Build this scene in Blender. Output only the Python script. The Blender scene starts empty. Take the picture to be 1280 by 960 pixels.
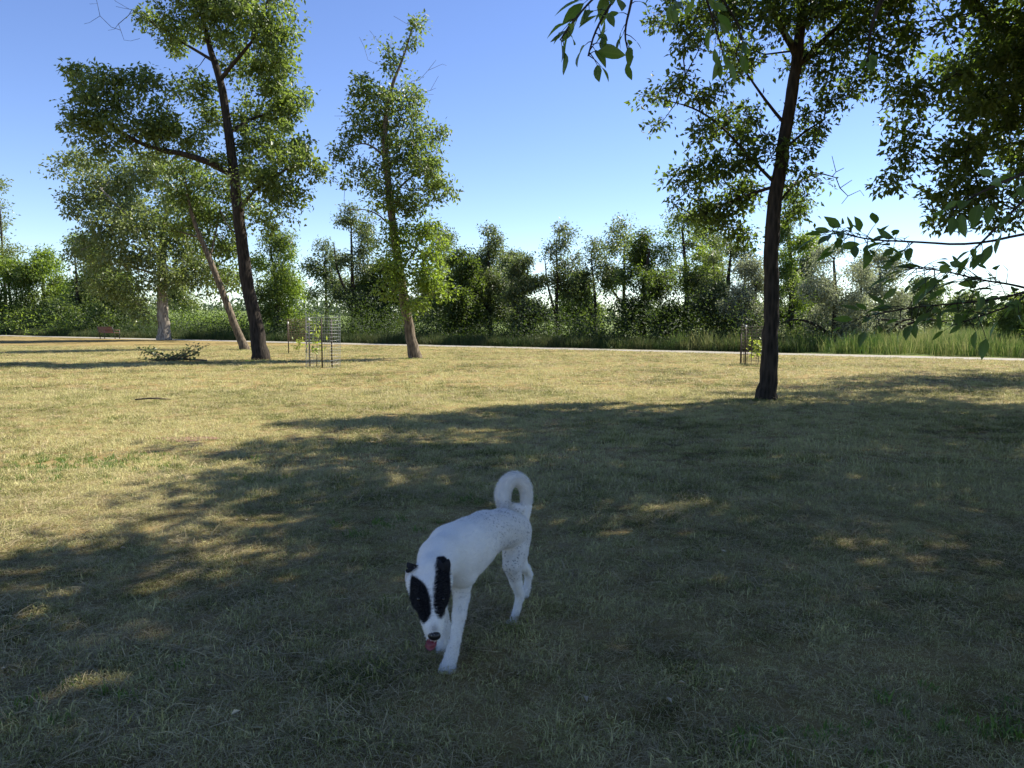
import bpy, math, random
import numpy as np
from mathutils import Vector
R = math.radians
random.seed(7)
sc = bpy.context.scene
col = sc.collection

# ------------------------------------------------------------------ camera
F = 967.0; CH = 1.5; PITCH = R(4.85)
cam_d = bpy.data.cameras.new("camera"); cam = bpy.data.objects.new("camera", cam_d); col.objects.link(cam)
cam.location = (0, 0, CH); cam.rotation_euler = (R(90) - PITCH, 0, 0)
cam_d.sensor_width = 36; cam_d.lens = 36 * F / 1280; cam_d.clip_end = 6000; cam_d.clip_start = 0.05
sc.camera = cam

# ------------------------------------------------------------------ light
SUN_AZ, SUN_EL = R(62), R(46)
w = bpy.data.worlds.new("World"); sc.world = w; w.use_nodes = True
wn = w.node_tree
bg = wn.nodes["Background"]; sky = wn.nodes.new("ShaderNodeTexSky")
sky.sky_type = 'NISHITA'; sky.sun_disc = False
sky.sun_elevation = SUN_EL; sky.sun_rotation = SUN_AZ
sky.altitude = 900; sky.air_density = 0.9; sky.dust_density = 0.08; sky.ozone_density = 2.2
hs = wn.nodes.new("ShaderNodeHueSaturation"); hs.inputs['Saturation'].default_value = 1.1; hs.inputs['Hue'].default_value = 0.513
wn.links.new(sky.outputs[0], hs.inputs['Color']); wn.links.new(hs.outputs[0], bg.inputs[0]); bg.inputs[1].default_value = 0.096
S = Vector((math.sin(SUN_AZ) * math.cos(SUN_EL), math.cos(SUN_AZ) * math.cos(SUN_EL), math.sin(SUN_EL)))
sd = bpy.data.lights.new("sun", 'SUN'); sd.energy = 5.0; sd.angle = R(0.53); sd.color = (1.0, 0.945, 0.83)
sun = bpy.data.objects.new("sun", sd); sun.rotation_euler = S.to_track_quat('Z', 'Y').to_euler(); col.objects.link(sun)
sc.view_settings.view_transform = 'Standard'; sc.view_settings.look = 'None'
sc.view_settings.exposure = 1.15; sc.view_settings.gamma = 1.0
sc.render.resolution_x, sc.render.resolution_y = 1024, 768
sc.render.engine = 'CYCLES'
sc.cycles.max_bounces = 8; sc.cycles.transmission_bounces = 6; sc.cycles.diffuse_bounces = 4

# ------------------------------------------------------------------ helpers
def P(px, py, d):
    """point seen at photo pixel (px,py) at ground distance d in front of the camera"""
    a = (px - 640) / F; b = -(py - 480) / F
    cy = math.cos(PITCH) + b * math.sin(PITCH); cz = -math.sin(PITCH) + b * math.cos(PITCH)
    t = d / cy
    return np.array((a * t, d, CH + cz * t))
def G(px, py):
    a = (px - 640) / F; b = -(py - 480) / F
    cz = -math.sin(PITCH) + b * math.cos(PITCH); cy = math.cos(PITCH) + b * math.sin(PITCH)
    t = -CH / cz
    return np.array((a * t, cy * t, 0.0))
def proj(v):
    v = np.asarray(v); x = v[:, 0]; y = v[:, 1]; z = v[:, 2] - CH
    f = y * math.cos(PITCH) - z * math.sin(PITCH); u = y * math.sin(PITCH) + z * math.cos(PITCH)
    return 640 + F * x / f, 480 - F * u / f

def mesh_np(name, V, faces, mats=None, smooth=False, midx=None):
    """faces: list of (n,k) int arrays"""
    me = bpy.data.meshes.new(name)
    V = np.ascontiguousarray(V, dtype=np.float32)
    me.vertices.add(len(V)); me.vertices.foreach_set("co", V.ravel())
    faces = [np.asarray(f, dtype=np.int32) for f in faces if len(f)]
    nl = sum(f.size for f in faces); nf = sum(len(f) for f in faces)
    me.loops.add(nl); me.loops.foreach_set("vertex_index", np.concatenate([f.ravel() for f in faces]))
    st = []; o = 0
    for f in faces:
        st.append(o + np.arange(len(f)) * f.shape[1]); o += f.size
    me.polygons.add(nf); me.polygons.foreach_set("loop_start", np.concatenate(st).astype(np.int32))
    if smooth: me.polygons.foreach_set("use_smooth", np.ones(nf, dtype=bool))
    if midx is not None: me.polygons.foreach_set("material_index", np.asarray(midx, dtype=np.int32))
    for m in (mats or []): me.materials.append(m)
    me.update(calc_edges=True); me.validate()
    return me
def add(name, me, parent=None, loc=None, **tags):
    o = bpy.data.objects.new(name, me); col.objects.link(o)
    if parent is not None: o.parent = parent
    if loc is not None: o.location = loc
    for k, v in tags.items(): o[k] = v
    return o
def thing(name, label, cat, loc=(0, 0, 0), group=None, rz=0.0):
    o = bpy.data.objects.new(name, None); col.objects.link(o); o.location = tuple(map(float, loc)); o.rotation_euler = (0, 0, rz)
    o.empty_display_size = 0.2
    o['label'] = label; o['category'] = cat
    if group: o['group'] = group
    return o

def tube(pts, rads, n=8, cap=True, rough=0.0, rng=None):
    pts = np.asarray(pts, float); rads = np.asarray(rads, float); m = len(pts)
    t = np.gradient(pts, axis=0) if m > 1 else np.array([[0, 0, 1.]])
    t /= np.linalg.norm(t, axis=1)[:, None] + 1e-9
    up = np.array((1., 0, 0)) if abs(t[0][0]) < .8 else np.array((0, 1., 0))
    ang = np.arange(n) * 2 * math.pi / n; V = []
    for i in range(m):
        up = up - t[i] * up.dot(t[i]); up /= np.linalg.norm(up) + 1e-9
        s = np.cross(t[i], up); r = rads[i] * np.ones(n)
        if rough and rng is not None: r = r * (1 + rng.uniform(-rough, rough, n))
        V.append(pts[i] + (np.cos(ang) * r)[:, None] * up + (np.sin(ang) * r)[:, None] * s)
    V = np.vstack(V)
    i = np.arange(m - 1)[:, None] * n; j = np.arange(n)[None, :]; k = (j + 1) % n
    Q = np.stack([i + j, i + k, i + n + k, i + n + j], -1).reshape(-1, 4)
    if cap:
        V = np.vstack([V, pts[:1] - t[0] * rads[0] * .2, pts[-1:] + t[-1] * rads[-1] * .2])
        a = len(V) - 2; b = len(V) - 1; jj = np.arange(n); kk = (jj + 1) % n
        T = np.vstack([np.stack([kk, jj, np.full(n, a)], -1), np.stack([(m - 1) * n + jj, (m - 1) * n + kk, np.full(n, b)], -1)])
    else: T = np.zeros((0, 3), int)
    return V, Q, T
class MB:
    def __init__(s): s.V = []; s.Q = []; s.T = []; s.n = 0
    def put(s, V, Q=None, T=None):
        if Q is not None and len(Q): s.Q.append(np.asarray(Q) + s.n)
        if T is not None and len(T): s.T.append(np.asarray(T) + s.n)
        s.V.append(np.asarray(V, float)); s.n += len(V)
    def tube(s, *a, **k): s.put(*tube(*a, **k))
    def box(s, c, sz, rz=0.0, tilt=0.0):
        x, y, z = [q / 2 for q in sz]
        V = np.array([(i * x, j * y, k * z) for i in (-1, 1) for j in (-1, 1) for k in (-1, 1)], float)
        if tilt:
            ct, st = math.cos(tilt), math.sin(tilt); V = np.stack([V[:, 0], V[:, 1] * ct - V[:, 2] * st, V[:, 1] * st + V[:, 2] * ct], -1)
        c_, s_ = math.cos(rz), math.sin(rz); V = np.stack([V[:, 0] * c_ - V[:, 1] * s_, V[:, 0] * s_ + V[:, 1] * c_, V[:, 2]], -1)
        s.put(V + np.array(c), [(0, 1, 3, 2), (4, 6, 7, 5), (0, 4, 5, 1), (2, 3, 7, 6), (0, 2, 6, 4), (1, 5, 7, 3)])
    def mesh(s, name, mats, smooth=False):
        return mesh_np(name, np.vstack(s.V), ([np.vstack(s.Q)] if s.Q else []) + ([np.vstack(s.T)] if s.T else []), mats, smooth)

# ------------------------------------------------------------------ materials
def new_mat(name):
    m = bpy.data.materials.new(name); m.use_nodes = True
    return m, m.node_tree.nodes, m.node_tree.links
def ramp(N, L, src, stops):
    r = N.new("ShaderNodeValToRGB"); e = r.color_ramp.elements
    while len(e) < len(stops): e.new(.5)
    for q, (p, c) in zip(e, stops): q.position = p; q.color = (*c, 1)
    L.new(src, r.inputs[0]); return r.outputs[0]
def noise(N, L, vec, scale, detail=4, rough=.55):
    n = N.new("ShaderNodeTexNoise"); n.inputs['Scale'].default_value = scale; n.inputs['Detail'].default_value = detail; n.inputs['Roughness'].default_value = rough
    if vec is not None: L.new(vec, n.inputs['Vector'])
    return n.outputs[0]
def mixc(N, L, f, a, b, mode='MIX'):
    m = N.new("ShaderNodeMix"); m.data_type = 'RGBA'; m.blend_type = mode
    for s, v in ((m.inputs[0], f), (m.inputs[6], a), (m.inputs[7], b)):
        if isinstance(v, (int, float)): s.default_value = v
        elif isinstance(v, tuple): s.default_value = (*v, 1)
        else: L.new(v, s)
    return m.outputs[2]
def leaf_mat(name, dark, light, trans=(.16, .26, .03), tw=.42, gloss=.45, far=0.0):
    m, N, L = new_mat(name); b = N["Principled BSDF"]
    g = N.new("ShaderNodeNewGeometry")
    isl = g.outputs['Random Per Island']
    big = noise(N, L, g.outputs['Position'], .9, 2)
    a = N.new("ShaderNodeMath"); a.operation = 'MULTIPLY_ADD'; L.new(isl, a.inputs[0]); a.inputs[1].default_value = .6; 
    b2 = N.new("ShaderNodeMath"); b2.operation = 'MULTIPLY'; L.new(big, b2.inputs[0]); b2.inputs[1].default_value = .4
    L.new(b2.outputs[0], a.inputs[2])
    c = ramp(N, L, a.outputs[0], [(0.15, dark), (.85, light)])
    L.new(c, b.inputs['Base Color']); b.inputs['Roughness'].default_value = gloss
    b.inputs['Specular IOR Level'].default_value = .5
    t = N.new("ShaderNodeBsdfTranslucent"); t.inputs[0].default_value = (*trans, 1)
    mx = N.new("ShaderNodeMixShader"); mx.inputs[0].default_value = tw
    L.new(b.outputs[0], mx.inputs[1]); L.new(t.outputs[0], mx.inputs[2])
    L.new(mx.outputs[0], N["Material Output"].inputs[0])
    return m
def bark_mat(name, c1, c2, scale=6.0, bump=.6):
    m, N, L = new_mat(name); b = N["Principled BSDF"]; b.inputs['Roughness'].default_value = .9
    b.inputs['Specular IOR Level'].default_value = .2
    g = N.new("ShaderNodeNewGeometry"); mp = N.new("ShaderNodeMapping"); mp.inputs['Scale'].default_value = (1, 1, .18)
    L.new(g.outputs['Position'], mp.inputs[0])
    n = noise(N, L, mp.outputs[0], scale * 4, 6, .65); v = N.new("ShaderNodeTexVoronoi"); v.inputs['Scale'].default_value = scale * 3; L.new(mp.outputs[0], v.inputs['Vector'])
    mm = N.new("ShaderNodeMath"); mm.operation = 'MULTIPLY'; L.new(n, mm.inputs[0]); L.new(v.outputs['Distance'], mm.inputs[1])
    L.new(ramp(N, L, mm.outputs[0], [(.05, c1), (.4, c2)]), b.inputs['Base Color'])
    bp = N.new("ShaderNodeBump"); bp.inputs['Strength'].default_value = bump; bp.inputs['Distance'].default_value = .03
    L.new(mm.outputs[0], bp.inputs['Height']); L.new(bp.outputs[0], b.inputs['Normal'])
    return m
def plain(name, c, rough=.7, metal=0.0, var=.0, scale=20):
    m, N, L = new_mat(name); b = N["Principled BSDF"]; b.inputs['Roughness'].default_value = rough; b.inputs['Metallic'].default_value = metal
    g = N.new("ShaderNodeNewGeometry"); n = noise(N, L, g.outputs['Position'], scale, 5)
    L.new(ramp(N, L, n, [(.3, tuple(x * (1 - var) for x in c)), (.7, tuple(min(1, x * (1 + var)) for x in c))]), b.inputs['Base Color'])
    return m
M = {}
M['leaf_dark'] = leaf_mat('ash_leaf', (.028, .046, .012), (.072, .105, .026), (.19, .28, .03), .42, .55)
M['leaf_under'] = leaf_mat('thicket_leaf', (.020, .036, .011), (.055, .084, .022), (.10, .16, .02), .30, .7)
M['leaf_mid'] = leaf_mat('elm_leaf', (.045, .074, .022), (.145, .19, .055), (.24, .33, .05), .45)
M['leaf_pale'] = leaf_mat('cottonwood_leaf', (.10, .125, .05), (.21, .25, .105), (.27, .34, .07), .42, .35)
M['leaf_bright'] = leaf_mat('sprout_leaf', (.07, .12, .02), (.16, .22, .04), (.30, .42, .04), .45)
M['leaf_sap'] = leaf_mat('sapling_leaf', (.18, .24, .04), (.34, .40, .09), (.5, .6, .08), .45)
M['leaf_silver'] = leaf_mat('silver_leaf', (.19, .215, .135), (.39, .41, .28), (.32, .36, .18), .42, .6)
M['leaf_grey'] = leaf_mat('willow_leaf', (.075, .10, .04), (.17, .20, .085), (.19, .25, .06), .40)
M['leaf_near'] = leaf_mat('near_leaf', (.03, .055, .016), (.07, .11, .03), (.22, .36, .04), .5, .4)
nmt = M['leaf_near']; N, L = nmt.node_tree.nodes, nmt.node_tree.links; b = N["Principled BSDF"]
tc_ = N.new("ShaderNodeTexCoord"); sx_ = N.new("ShaderNodeSeparateXYZ"); L.new(tc_.outputs['Object'], sx_.inputs[0])
ab = N.new("ShaderNodeMath"); ab.operation = 'ABSOLUTE'; L.new(sx_.outputs[1], ab.inputs[0])
vv = N.new("ShaderNodeMath"); vv.operation = 'MULTIPLY_ADD'; L.new(ab.outputs[0], vv.inputs[0]); vv.inputs[1].default_value = -.9; L.new(sx_.outputs[0], vv.inputs[2])
fr = N.new("ShaderNodeMath"); fr.operation = 'PINGPONG'; L.new(vv.outputs[0], fr.inputs[0]); fr.inputs[1].default_value = .055
r1 = ramp(N, L, fr.outputs[0], [(0.0, (1, 1, 1)), (.010, (0, 0, 0))]); r2 = ramp(N, L, ab.outputs[0], [(.008, (1, 1, 1)), (.02, (0, 0, 0))])
mk = mixc(N, L, 1.0, r1, r2, 'LIGHTEN'); base_c = b.inputs['Base Color'].links[0].from_socket
dmg = ramp(N, L, noise(N, L, tc_.outputs['Object'], 7, 3), [(.66, (0, 0, 0)), (.74, (1, 1, 1))])
c_ = mixc(N, L, dmg, base_c, (.16, .12, .04)); mkm = N.new("ShaderNodeMath"); mkm.operation = 'MULTIPLY'; L.new(mk, mkm.inputs[0]); mkm.inputs[1].default_value = .55
c_ = mixc(N, L, mkm.outputs[0], c_, (.16, .20, .07)); L.new(c_, b.inputs['Base Color'])
M['leaf_hazed'] = leaf_mat('haze_tinted_leaf', (.05, .08, .06), (.09, .125, .09), (.1, .15, .05), .3, .8)  # bluish haze of the distance is mixed into this leaf colour
M['bark'] = bark_mat('dark_bark', (.012, .010, .008), (.048, .038, .029))
M['bark_mid'] = bark_mat('brown_bark', (.04, .032, .022), (.19, .15, .105))
M['bark_pale'] = bark_mat('grey_bark', (.12, .10, .08), (.38, .33, .27), 4)
M['twig'] = bark_mat('dead_twig', (.07, .06, .05), (.17, .14, .12))

# grass blade material
def grass_mat(name, tall=False, dry=.5):
    m, N, L = new_mat(name); b = N["Principled BSDF"]
    g = N.new("ShaderNodeNewGeometry"); isl = g.outputs['Random Per Island']; oi = N.new("ShaderNodeObjectInfo")
    pos = g.outputs['Position']
    n1 = noise(N, L, pos, .35, 5, .6); n2 = noise(N, L, pos, 2.3, 4, .6)
    s_ = N.new("ShaderNodeMath"); s_.operation = 'ADD'; L.new(n1, s_.inputs[0]); L.new(n2, s_.inputs[1]); s = N.new("ShaderNodeMath"); s.operation = 'MULTIPLY_ADD'; L.new(s_.outputs[0], s.inputs[0]); s.inputs[1].default_value = 1.8; s.inputs[2].default_value = -.8
    s2 = N.new("ShaderNodeMath"); s2.operation = 'MULTIPLY_ADD'; L.new(isl, s2.inputs[0]); s2.inputs[1].default_value = .65; L.new(s.outputs[0], s2.inputs[2])
    green, mid, dryc, straw = (.065, .092, .015), (.172, .20, .040), (.315, .305, .100), (.56, .52, .235)
    if tall: green, mid, dryc, straw = (.06, .12, .025), (.12, .19, .035), (.19, .25, .06), (.32, .32, .12)
    if tall == 2: green, mid, dryc, straw = (.028, .055, .014), (.05, .09, .02), (.08, .12, .03), (.13, .14, .05)  # verge: darker copy of the tall grass, tree shade put into its colours
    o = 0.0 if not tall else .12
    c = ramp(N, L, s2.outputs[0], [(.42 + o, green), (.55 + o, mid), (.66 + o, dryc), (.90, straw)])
    # ramp input must be 0..1: rescale
    sc_ = N.new("ShaderNodeMath"); sc_.operation = 'DIVIDE'; L.new(s2.outputs[0], sc_.inputs[0]); sc_.inputs[1].default_value = 1.7
    for l in list(L):
        if l.to_node.type == 'VALTORGB': L.remove(l)
    for n in N:
        if n.type == 'VALTORGB': L.new(sc_.outputs[0], n.inputs[0])
    L.new(c, b.inputs['Base Color']); b.inputs['Roughness'].default_value = .6; b.inputs['Specular IOR Level'].default_value = .3
    t = N.new("ShaderNodeBsdfTranslucent"); L.new(c, t.inputs[0])
    mx = N.new("ShaderNodeMixShader"); mx.inputs[0].default_value = .35
    L.new(b.outputs[0], mx.inputs[1]); L.new(t.outputs[0], mx.inputs[2]); L.new(mx.outputs[0], N["Material Output"].inputs[0])
    return m
M['grass'] = grass_mat('mown_grass'); M['tall'] = grass_mat('tall_grass', True); M['verge_shaded'] = grass_mat('shade_tinted_verge', 2)

M['weed'] = leaf_mat('weed_blade', (.05, .10, .015), (.13, .20, .035), (.2, .32, .04), .35, .6)
M['straw'] = leaf_mat('dry_clippings', (.13, .10, .045), (.60, .50, .27), (.35, .28, .14), .25, .7)
# lawn soil/thatch sheet
m, N, L = new_mat('lawn_thatch'); b = N["Principled BSDF"]; b.inputs['Roughness'].default_value = .95; b.inputs['Specular IOR Level'].default_value = .1
g = N.new("ShaderNodeNewGeometry"); pos = g.outputs['Position']
n1 = noise(N, L, pos, .35, 5, .6); n2 = noise(N, L, pos, 2.3, 4, .6); n3 = noise(N, L, pos, 60, 6, .7); n4 = noise(N, L, pos, .06, 3, .5)
s_ = N.new("ShaderNodeMath"); s_.operation = 'ADD'; L.new(n1, s_.inputs[0]); L.new(n2, s_.inputs[1]); s = N.new("ShaderNodeMath"); s.operation = 'MULTIPLY_ADD'; L.new(s_.outputs[0], s.inputs[0]); s.inputs[1].default_value = 1.8; s.inputs[2].default_value = -.8
s2 = N.new("ShaderNodeMath"); s2.operation = 'MULTIPLY_ADD'; L.new(n3, s2.inputs[0]); s2.inputs[1].default_value = .6; L.new(s.outputs[0], s2.inputs[2])
s3 = N.new("ShaderNodeMath"); s3.operation = 'DIVIDE'; L.new(s2.outputs[0], s3.inputs[0]); s3.inputs[1].default_value = 1.8
c = ramp(N, L, s3.outputs[0], [(.45, (.06, .05, .015)), (.62, (.15, .115, .040)), (.78, (.27, .20, .08))])
# far field beyond the path goes green
sx = N.new("ShaderNodeSeparateXYZ"); L.new(pos, sx.inputs[0])
k = N.new("ShaderNodeMath"); k.operation = 'MULTIPLY_ADD'; L.new(sx.outputs[0], k.inputs[0]); k.inputs[1].default_value = .625; L.new(sx.outputs[1], k.inputs[2])
mr = N.new("ShaderNodeMapRange"); L.new(k.outputs[0], mr.inputs[0]); mr.inputs[1].default_value = 40; mr.inputs[2].default_value = 42
c2 = mixc(N, L, n4, (.10, .15, .04), (.20, .24, .08))
c = mixc(N, L, mr.outputs[0], c, c2)
L.new(c, b.inputs['Base Color'])
bp = N.new("ShaderNodeBump"); bp.inputs['Strength'].default_value = .8; bp.inputs['Distance'].default_value = .02; L.new(n3, bp.inputs['Height']); L.new(bp.outputs[0], b.inputs['Normal'])
M['lawn'] = m
M['path'] = plain('path_gravel', (.27, .245, .20), .9, var=.25, scale=8)

# ------------------------------------------------------------------ ground, path, hill
xs = np.unique(np.concatenate([np.linspace(-3000, -120, 14), np.linspace(-120, 120, 90), np.linspace(120, 3000, 14)]))
ys = np.unique(np.concatenate([np.linspace(-400, -30, 6), np.linspace(-30, 120, 70), np.linspace(120, 5000, 20)]))
X, Y = np.meshgrid(xs, ys)
V = np.stack([X.ravel(), Y.ravel(), np.zeros(X.size)], -1); nx = len(xs)
i, j = np.meshgrid(np.arange(len(ys) - 1), np.arange(nx - 1), indexing='ij'); a = (i * nx + j).ravel()
add('ground', mesh_np('ground', V, [np.stack([a, a + 1, a + nx + 1, a + nx], -1)], [M['lawn']]), kind='structure')
# path: straight strip, line x = 18.1 - 1.6*(y-27.4)
pd = np.array((-1.6, 1.0)); pd /= np.linalg.norm(pd); pn = np.array((pd[1], -pd[0])) * -1   # pn points away from the camera
if pn[1] < 0: pn = -pn
P0 = np.array((18.1, 27.4))
def path_pt(s, off): return P0 + pd * s + pn * off
rng = np.random.default_rng(3)
ss = np.linspace(-60, 200, 240); V = []
for s in ss:
    wv = .08 * math.sin(s * .9) + .06 * math.sin(s * 2.3 + 1)
    for off in (0.0 + wv, .8, 1.8 - wv): V.append((*path_pt(s, off), .012 if off == .8 else .006))
a = np.arange(len(ss) - 1) * 3
add('path', mesh_np('path', V, [np.vstack([np.stack([a, a + 1, a + 4, a + 3], -1), np.stack([a + 1, a + 2, a + 5, a + 4], -1)])], [M['path']]), kind='structure')
# low hill far left
nu, nv = 60, 14; V = []
for iu in range(nu):
    for iv in range(nv):
        u = iu / (nu - 1); v = iv / (nv - 1)
        x = -420 + u * 380; y = 190 + v * 260
        h = 7.0 * math.sin(math.pi * u) ** .7 * math.sin(math.pi * min(1, v * 1.0)) ** 1.2 + .5 * math.sin(x * .05) * math.sin(math.pi * v) - .2
        V.append((x, y, h))
a = (np.arange(nu - 1)[:, None] * nv + np.arange(nv - 1)[None]).ravel()
add('hill', mesh_np('hill', V, [np.stack([a, a + nv, a + nv + 1, a + 1], -1)], [M['lawn']], True), kind='structure')

# ------------------------------------------------------------------ leaf / tree builder
def leaves_arrays(C, D, Nn, Ln, Wn):
    D = D / (np.linalg.norm(D, axis=1)[:, None] + 1e-9)
    S_ = np.cross(D, Nn); S_ /= np.linalg.norm(S_, axis=1)[:, None] + 1e-9
    U = np.cross(S_, D)
    L_ = Ln[:, None]; W_ = Wn[:, None]
    v0 = C; v1 = C + D * L_ * .42 + S_ * W_ * .5 + U * W_ * .18; v2 = C + D * L_ - U * L_ * .08; v3 = C + D * L_ * .42 - S_ * W_ * .5 + U * W_ * .18
    V = np.stack([v0, v1, v2, v3], 1).reshape(-1, 3); a = np.arange(len(C)) * 4
    T = np.vstack([np.stack([a, a + 1, a + 2], -1), np.stack([a, a + 2, a + 3], -1)])
    return V, T
def rand_unit(rng, n):
    v = rng.normal(size=(n, 3)); return v / np.linalg.norm(v, axis=1)[:, None]

def build_tree(name, label, cat, trunk, trads, limbs, blobs, leafmat, barkmat, seed, nclus=160, per=30,
               lsize=.10, cr=.35, group=None, bare=(), tip_r=.006, crown_name='crown', mats2=None, shell=2.0, droop=.3, sides=9, twigs=3):
    """trunk: list of 3-D points; limbs: list of (pts, r0); blobs: list of (centre, (rx,ry,rz), weight[, matindex])"""
    rng = np.random.default_rng(seed); lsize = lsize * 1.22; per = per * 1.25
    base = np.array(trunk[0], float)
    root = thing(name, label, cat, (base[0], base[1], 0), group)
    off = np.array((base[0], base[1], 0.0))
    pos = []; par = []; rmin = []
    def chain(pts, rads, parent, step):
        pts = np.asarray(pts, float); last = parent
        for q in range(len(pts) - 1):
            n = max(1, int(np.linalg.norm(pts[q + 1] - pts[q]) / step))
            for s_ in range(0 if (q == 0 and parent == -1) else 1, n + 1):
                if q > 0 and s_ == 0: continue
                t = s_ / n; p = pts[q] * (1 - t) + pts[q + 1] * t; r = rads[q] * (1 - t) + rads[q + 1] * t
                p = p + rng.normal(0, 1, 3) * min(.06 * r, .03) * (last != -1)
                pos.append(p); par.append(last); rmin.append(r); last = len(pos) - 1
        return last
    # Catmull-like smoothing of the trunk
    def smooth(pts, rads):
        pts = np.asarray(pts, float); rads = np.asarray(rads, float)
        for _ in range(2):
            m = [pts[0]]; r = [rads[0]]
            for q in range(len(pts) - 1):
                m += [pts[q] * .75 + pts[q + 1] * .25, pts[q] * .25 + pts[q + 1] * .75]; r += [rads[q] * .75 + rads[q + 1] * .25, rads[q] * .25 + rads[q + 1] * .75]
            m.append(pts[-1]); r.append(rads[-1]); pts = np.array(m); rads = np.array(r)
        return pts, rads
    tp, tr = smooth(trunk, trads); chain(tp, tr, -1, max(.25, .6 * trads[0]))
    for lp, r0 in limbs:
        lp = np.asarray(lp, float); A = np.array(pos); st = int(np.argmin(np.linalg.norm(A - lp[0], axis=1)))
        lp = lp.copy(); lp[0] = A[st]
        q, r = smooth(lp, np.linspace(r0, r0 * .3, len(lp))); chain(q, r, st, .4)
    # attractors
    At = []; Ab = []
    wt = np.array([b_[2] * (b_[1][0] * b_[1][1] * b_[1][2]) ** .75 for b_ in blobs]); wt /= wt.sum()
    for bi, b_ in enumerate(blobs):
        n = max(2, int(round(nclus * wt[bi])))
        u = rand_unit(rng, n) * (rng.random(n)[:, None] ** (1 / shell)) + rng.normal(0, .16, (n, 3))
        At.append(np.array(b_[0]) + u * np.array(b_[1])); Ab += [bi] * n
    for bp_ in bare:
        At.append(np.array([bp_])); Ab.append(-1)
    At = np.vstack(At); Ab = np.array(Ab)
    A = np.array(pos); d = np.array([np.linalg.norm(A - q, axis=1).min() for q in At])
    order = np.argsort(d); ends = {}
    posA = np.zeros((len(pos) + len(At) * 14, 3)); posA[:len(pos)] = A; cnt = len(pos)
    zmin = base[2] + .12 * (At[:, 2].max() - base[2])
    for ai in order:
        q = At[ai]; dv = q - posA[:cnt]; dist = np.linalg.norm(dv, axis=1)
        cost = dist + .5 * np.maximum(0, -dv[:, 2]) + 5 * (posA[:cnt, 2] < zmin)
        st = int(np.argmin(cost)); D_ = q - posA[st]; ln = np.linalg.norm(D_); n = int(min(12, max(1, ln / .35)))
        last = st; bend = rng.normal(0, .09 * ln, 3); bend[2] -= .06 * ln
        for s_ in range(1, n + 1):
            t = s_ / n; p = posA[st] + D_ * t + bend * math.sin(math.pi * t) + (rng.normal(0, .03 * ln / n, 3) if s_ < n else 0)
            posA[cnt] = p; pos.append(p); par.append(last); rmin.append(tip_r); last = cnt; cnt += 1
        ends[ai] = last
    n = len(pos); e = 2.2; acc = np.zeros(n); rad = np.zeros(n); kids = [[] for _ in range(n)]
    for q in range(n - 1, -1, -1):
        rad[q] = max(rmin[q], acc[q] ** (1 / e) if acc[q] > 0 else tip_r)
        if len(limbs) >= 0 and q < len(tp) * 3: rad[q] = rmin[q] if rmin[q] > tip_r * 1.5 else rad[q]
        if par[q] >= 0: acc[par[q]] += rad[q] ** e; kids[par[q]].append(q)
    pos = np.array(pos)
    tb = MB(); stack = [(0, None)]; 
    while stack:
        q, p0 = stack.pop(); ch = [] if p0 is None else [p0]; rr = [] if p0 is None else [min(rad[p0], rad[q] * 1.5)]
        while True:
            ch.append(q); rr.append(rad[q])
            if not kids[q]: break
            ks = sorted(kids[q], key=lambda x_: -rad[x_])
            if p0 is None:   # main trunk follows trunk chain first
                ks = sorted(kids[q], key=lambda x_: (x_ != q + 1, -rad[x_]))
            for o_ in ks[1:]: stack.append((o_, q))
            q = ks[0]
        sd_ = sides if rr[0] > .08 else (5 if rr[0] > .025 else 3)
        pts = pos[ch]
        rr = np.array(rr); fl = 0.0
        if p0 is None:   # root flare
            h = pts[:, 2] - base[2]; rr = rr * (1 + .34 * np.exp(-np.maximum(h, 0) / (1.0 * trads[0] + .05)))
            pts = pts.copy(); pts[0, 2] -= .12; 
        tb.tube(pts - off, rr, n=sd_ if p0 is not None else sides + 5, cap=(sd_ > 3), rough=.05 if sd_ > 5 else 0, rng=rng)
    if twigs:
        for q in At[Ab >= 0]:
            for _ in range(twigs):
                e_ = q + rand_unit(rng, 1)[0] * cr * rng.uniform(.5, 1.0) * np.array((1, 1, .7)); md_ = (q + e_) / 2 + rng.normal(0, .04 * cr, 3)
                tb.tube(np.array([q, md_, e_]) - off, [tip_r * .8, tip_r * .6, tip_r * .3], n=3, cap=False)
    add('trunk', tb.mesh('trunk', [barkmat], True), root)
    # leaves
    idx = np.array([k_ for k_ in range(len(At)) if Ab[k_] >= 0]); C = At[idx]
    grp = {}
    for k_ in idx:
        mi = blobs[Ab[k_]][3] if len(blobs[Ab[k_]]) > 3 else 0
        grp.setdefault(mi, []).append(k_)
    mats = [leafmat] + list(mats2 or [])
    Vs = []; Ts = []; mid = []; o_ = 0
    for mi, ks in grp.items():
        Ck = At[ks]; n_ = rng.poisson(per, len(ks)); rep = np.repeat(np.arange(len(ks)), n_)
        c_ = Ck[rep]; sg = cr * rng.uniform(.55, 1.25, len(ks))[rep]
        offv = np.clip(rng.normal(size=(len(rep), 3)), -1.9, 1.9) * sg[:, None] * np.array((.55, .55, .42))
        c_ = c_ + offv
        D_ = offv / (np.linalg.norm(offv, axis=1)[:, None] + 1e-6) * .6 + rand_unit(rng, len(rep)) * .7; D_[:, 2] -= droop
        N_ = rand_unit(rng, len(rep)) * .8 + np.array((0, 0, .8))
        ls = lsize * rng.uniform(.5, 1.5, len(rep))
        v_, t_ = leaves_arrays(c_ - off, D_, N_, ls, ls * rng.uniform(.42, .62, len(rep)))
        Vs.append(v_); Ts.append(t_ + o_); o_ += len(v_); mid.append(np.full(len(t_), mi))
    if Vs:
        add(crown_name, mesh_np(crown_name, np.vstack(Vs), [np.vstack(Ts)], mats, False, np.concatenate(mid)), root)
    return root

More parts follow.
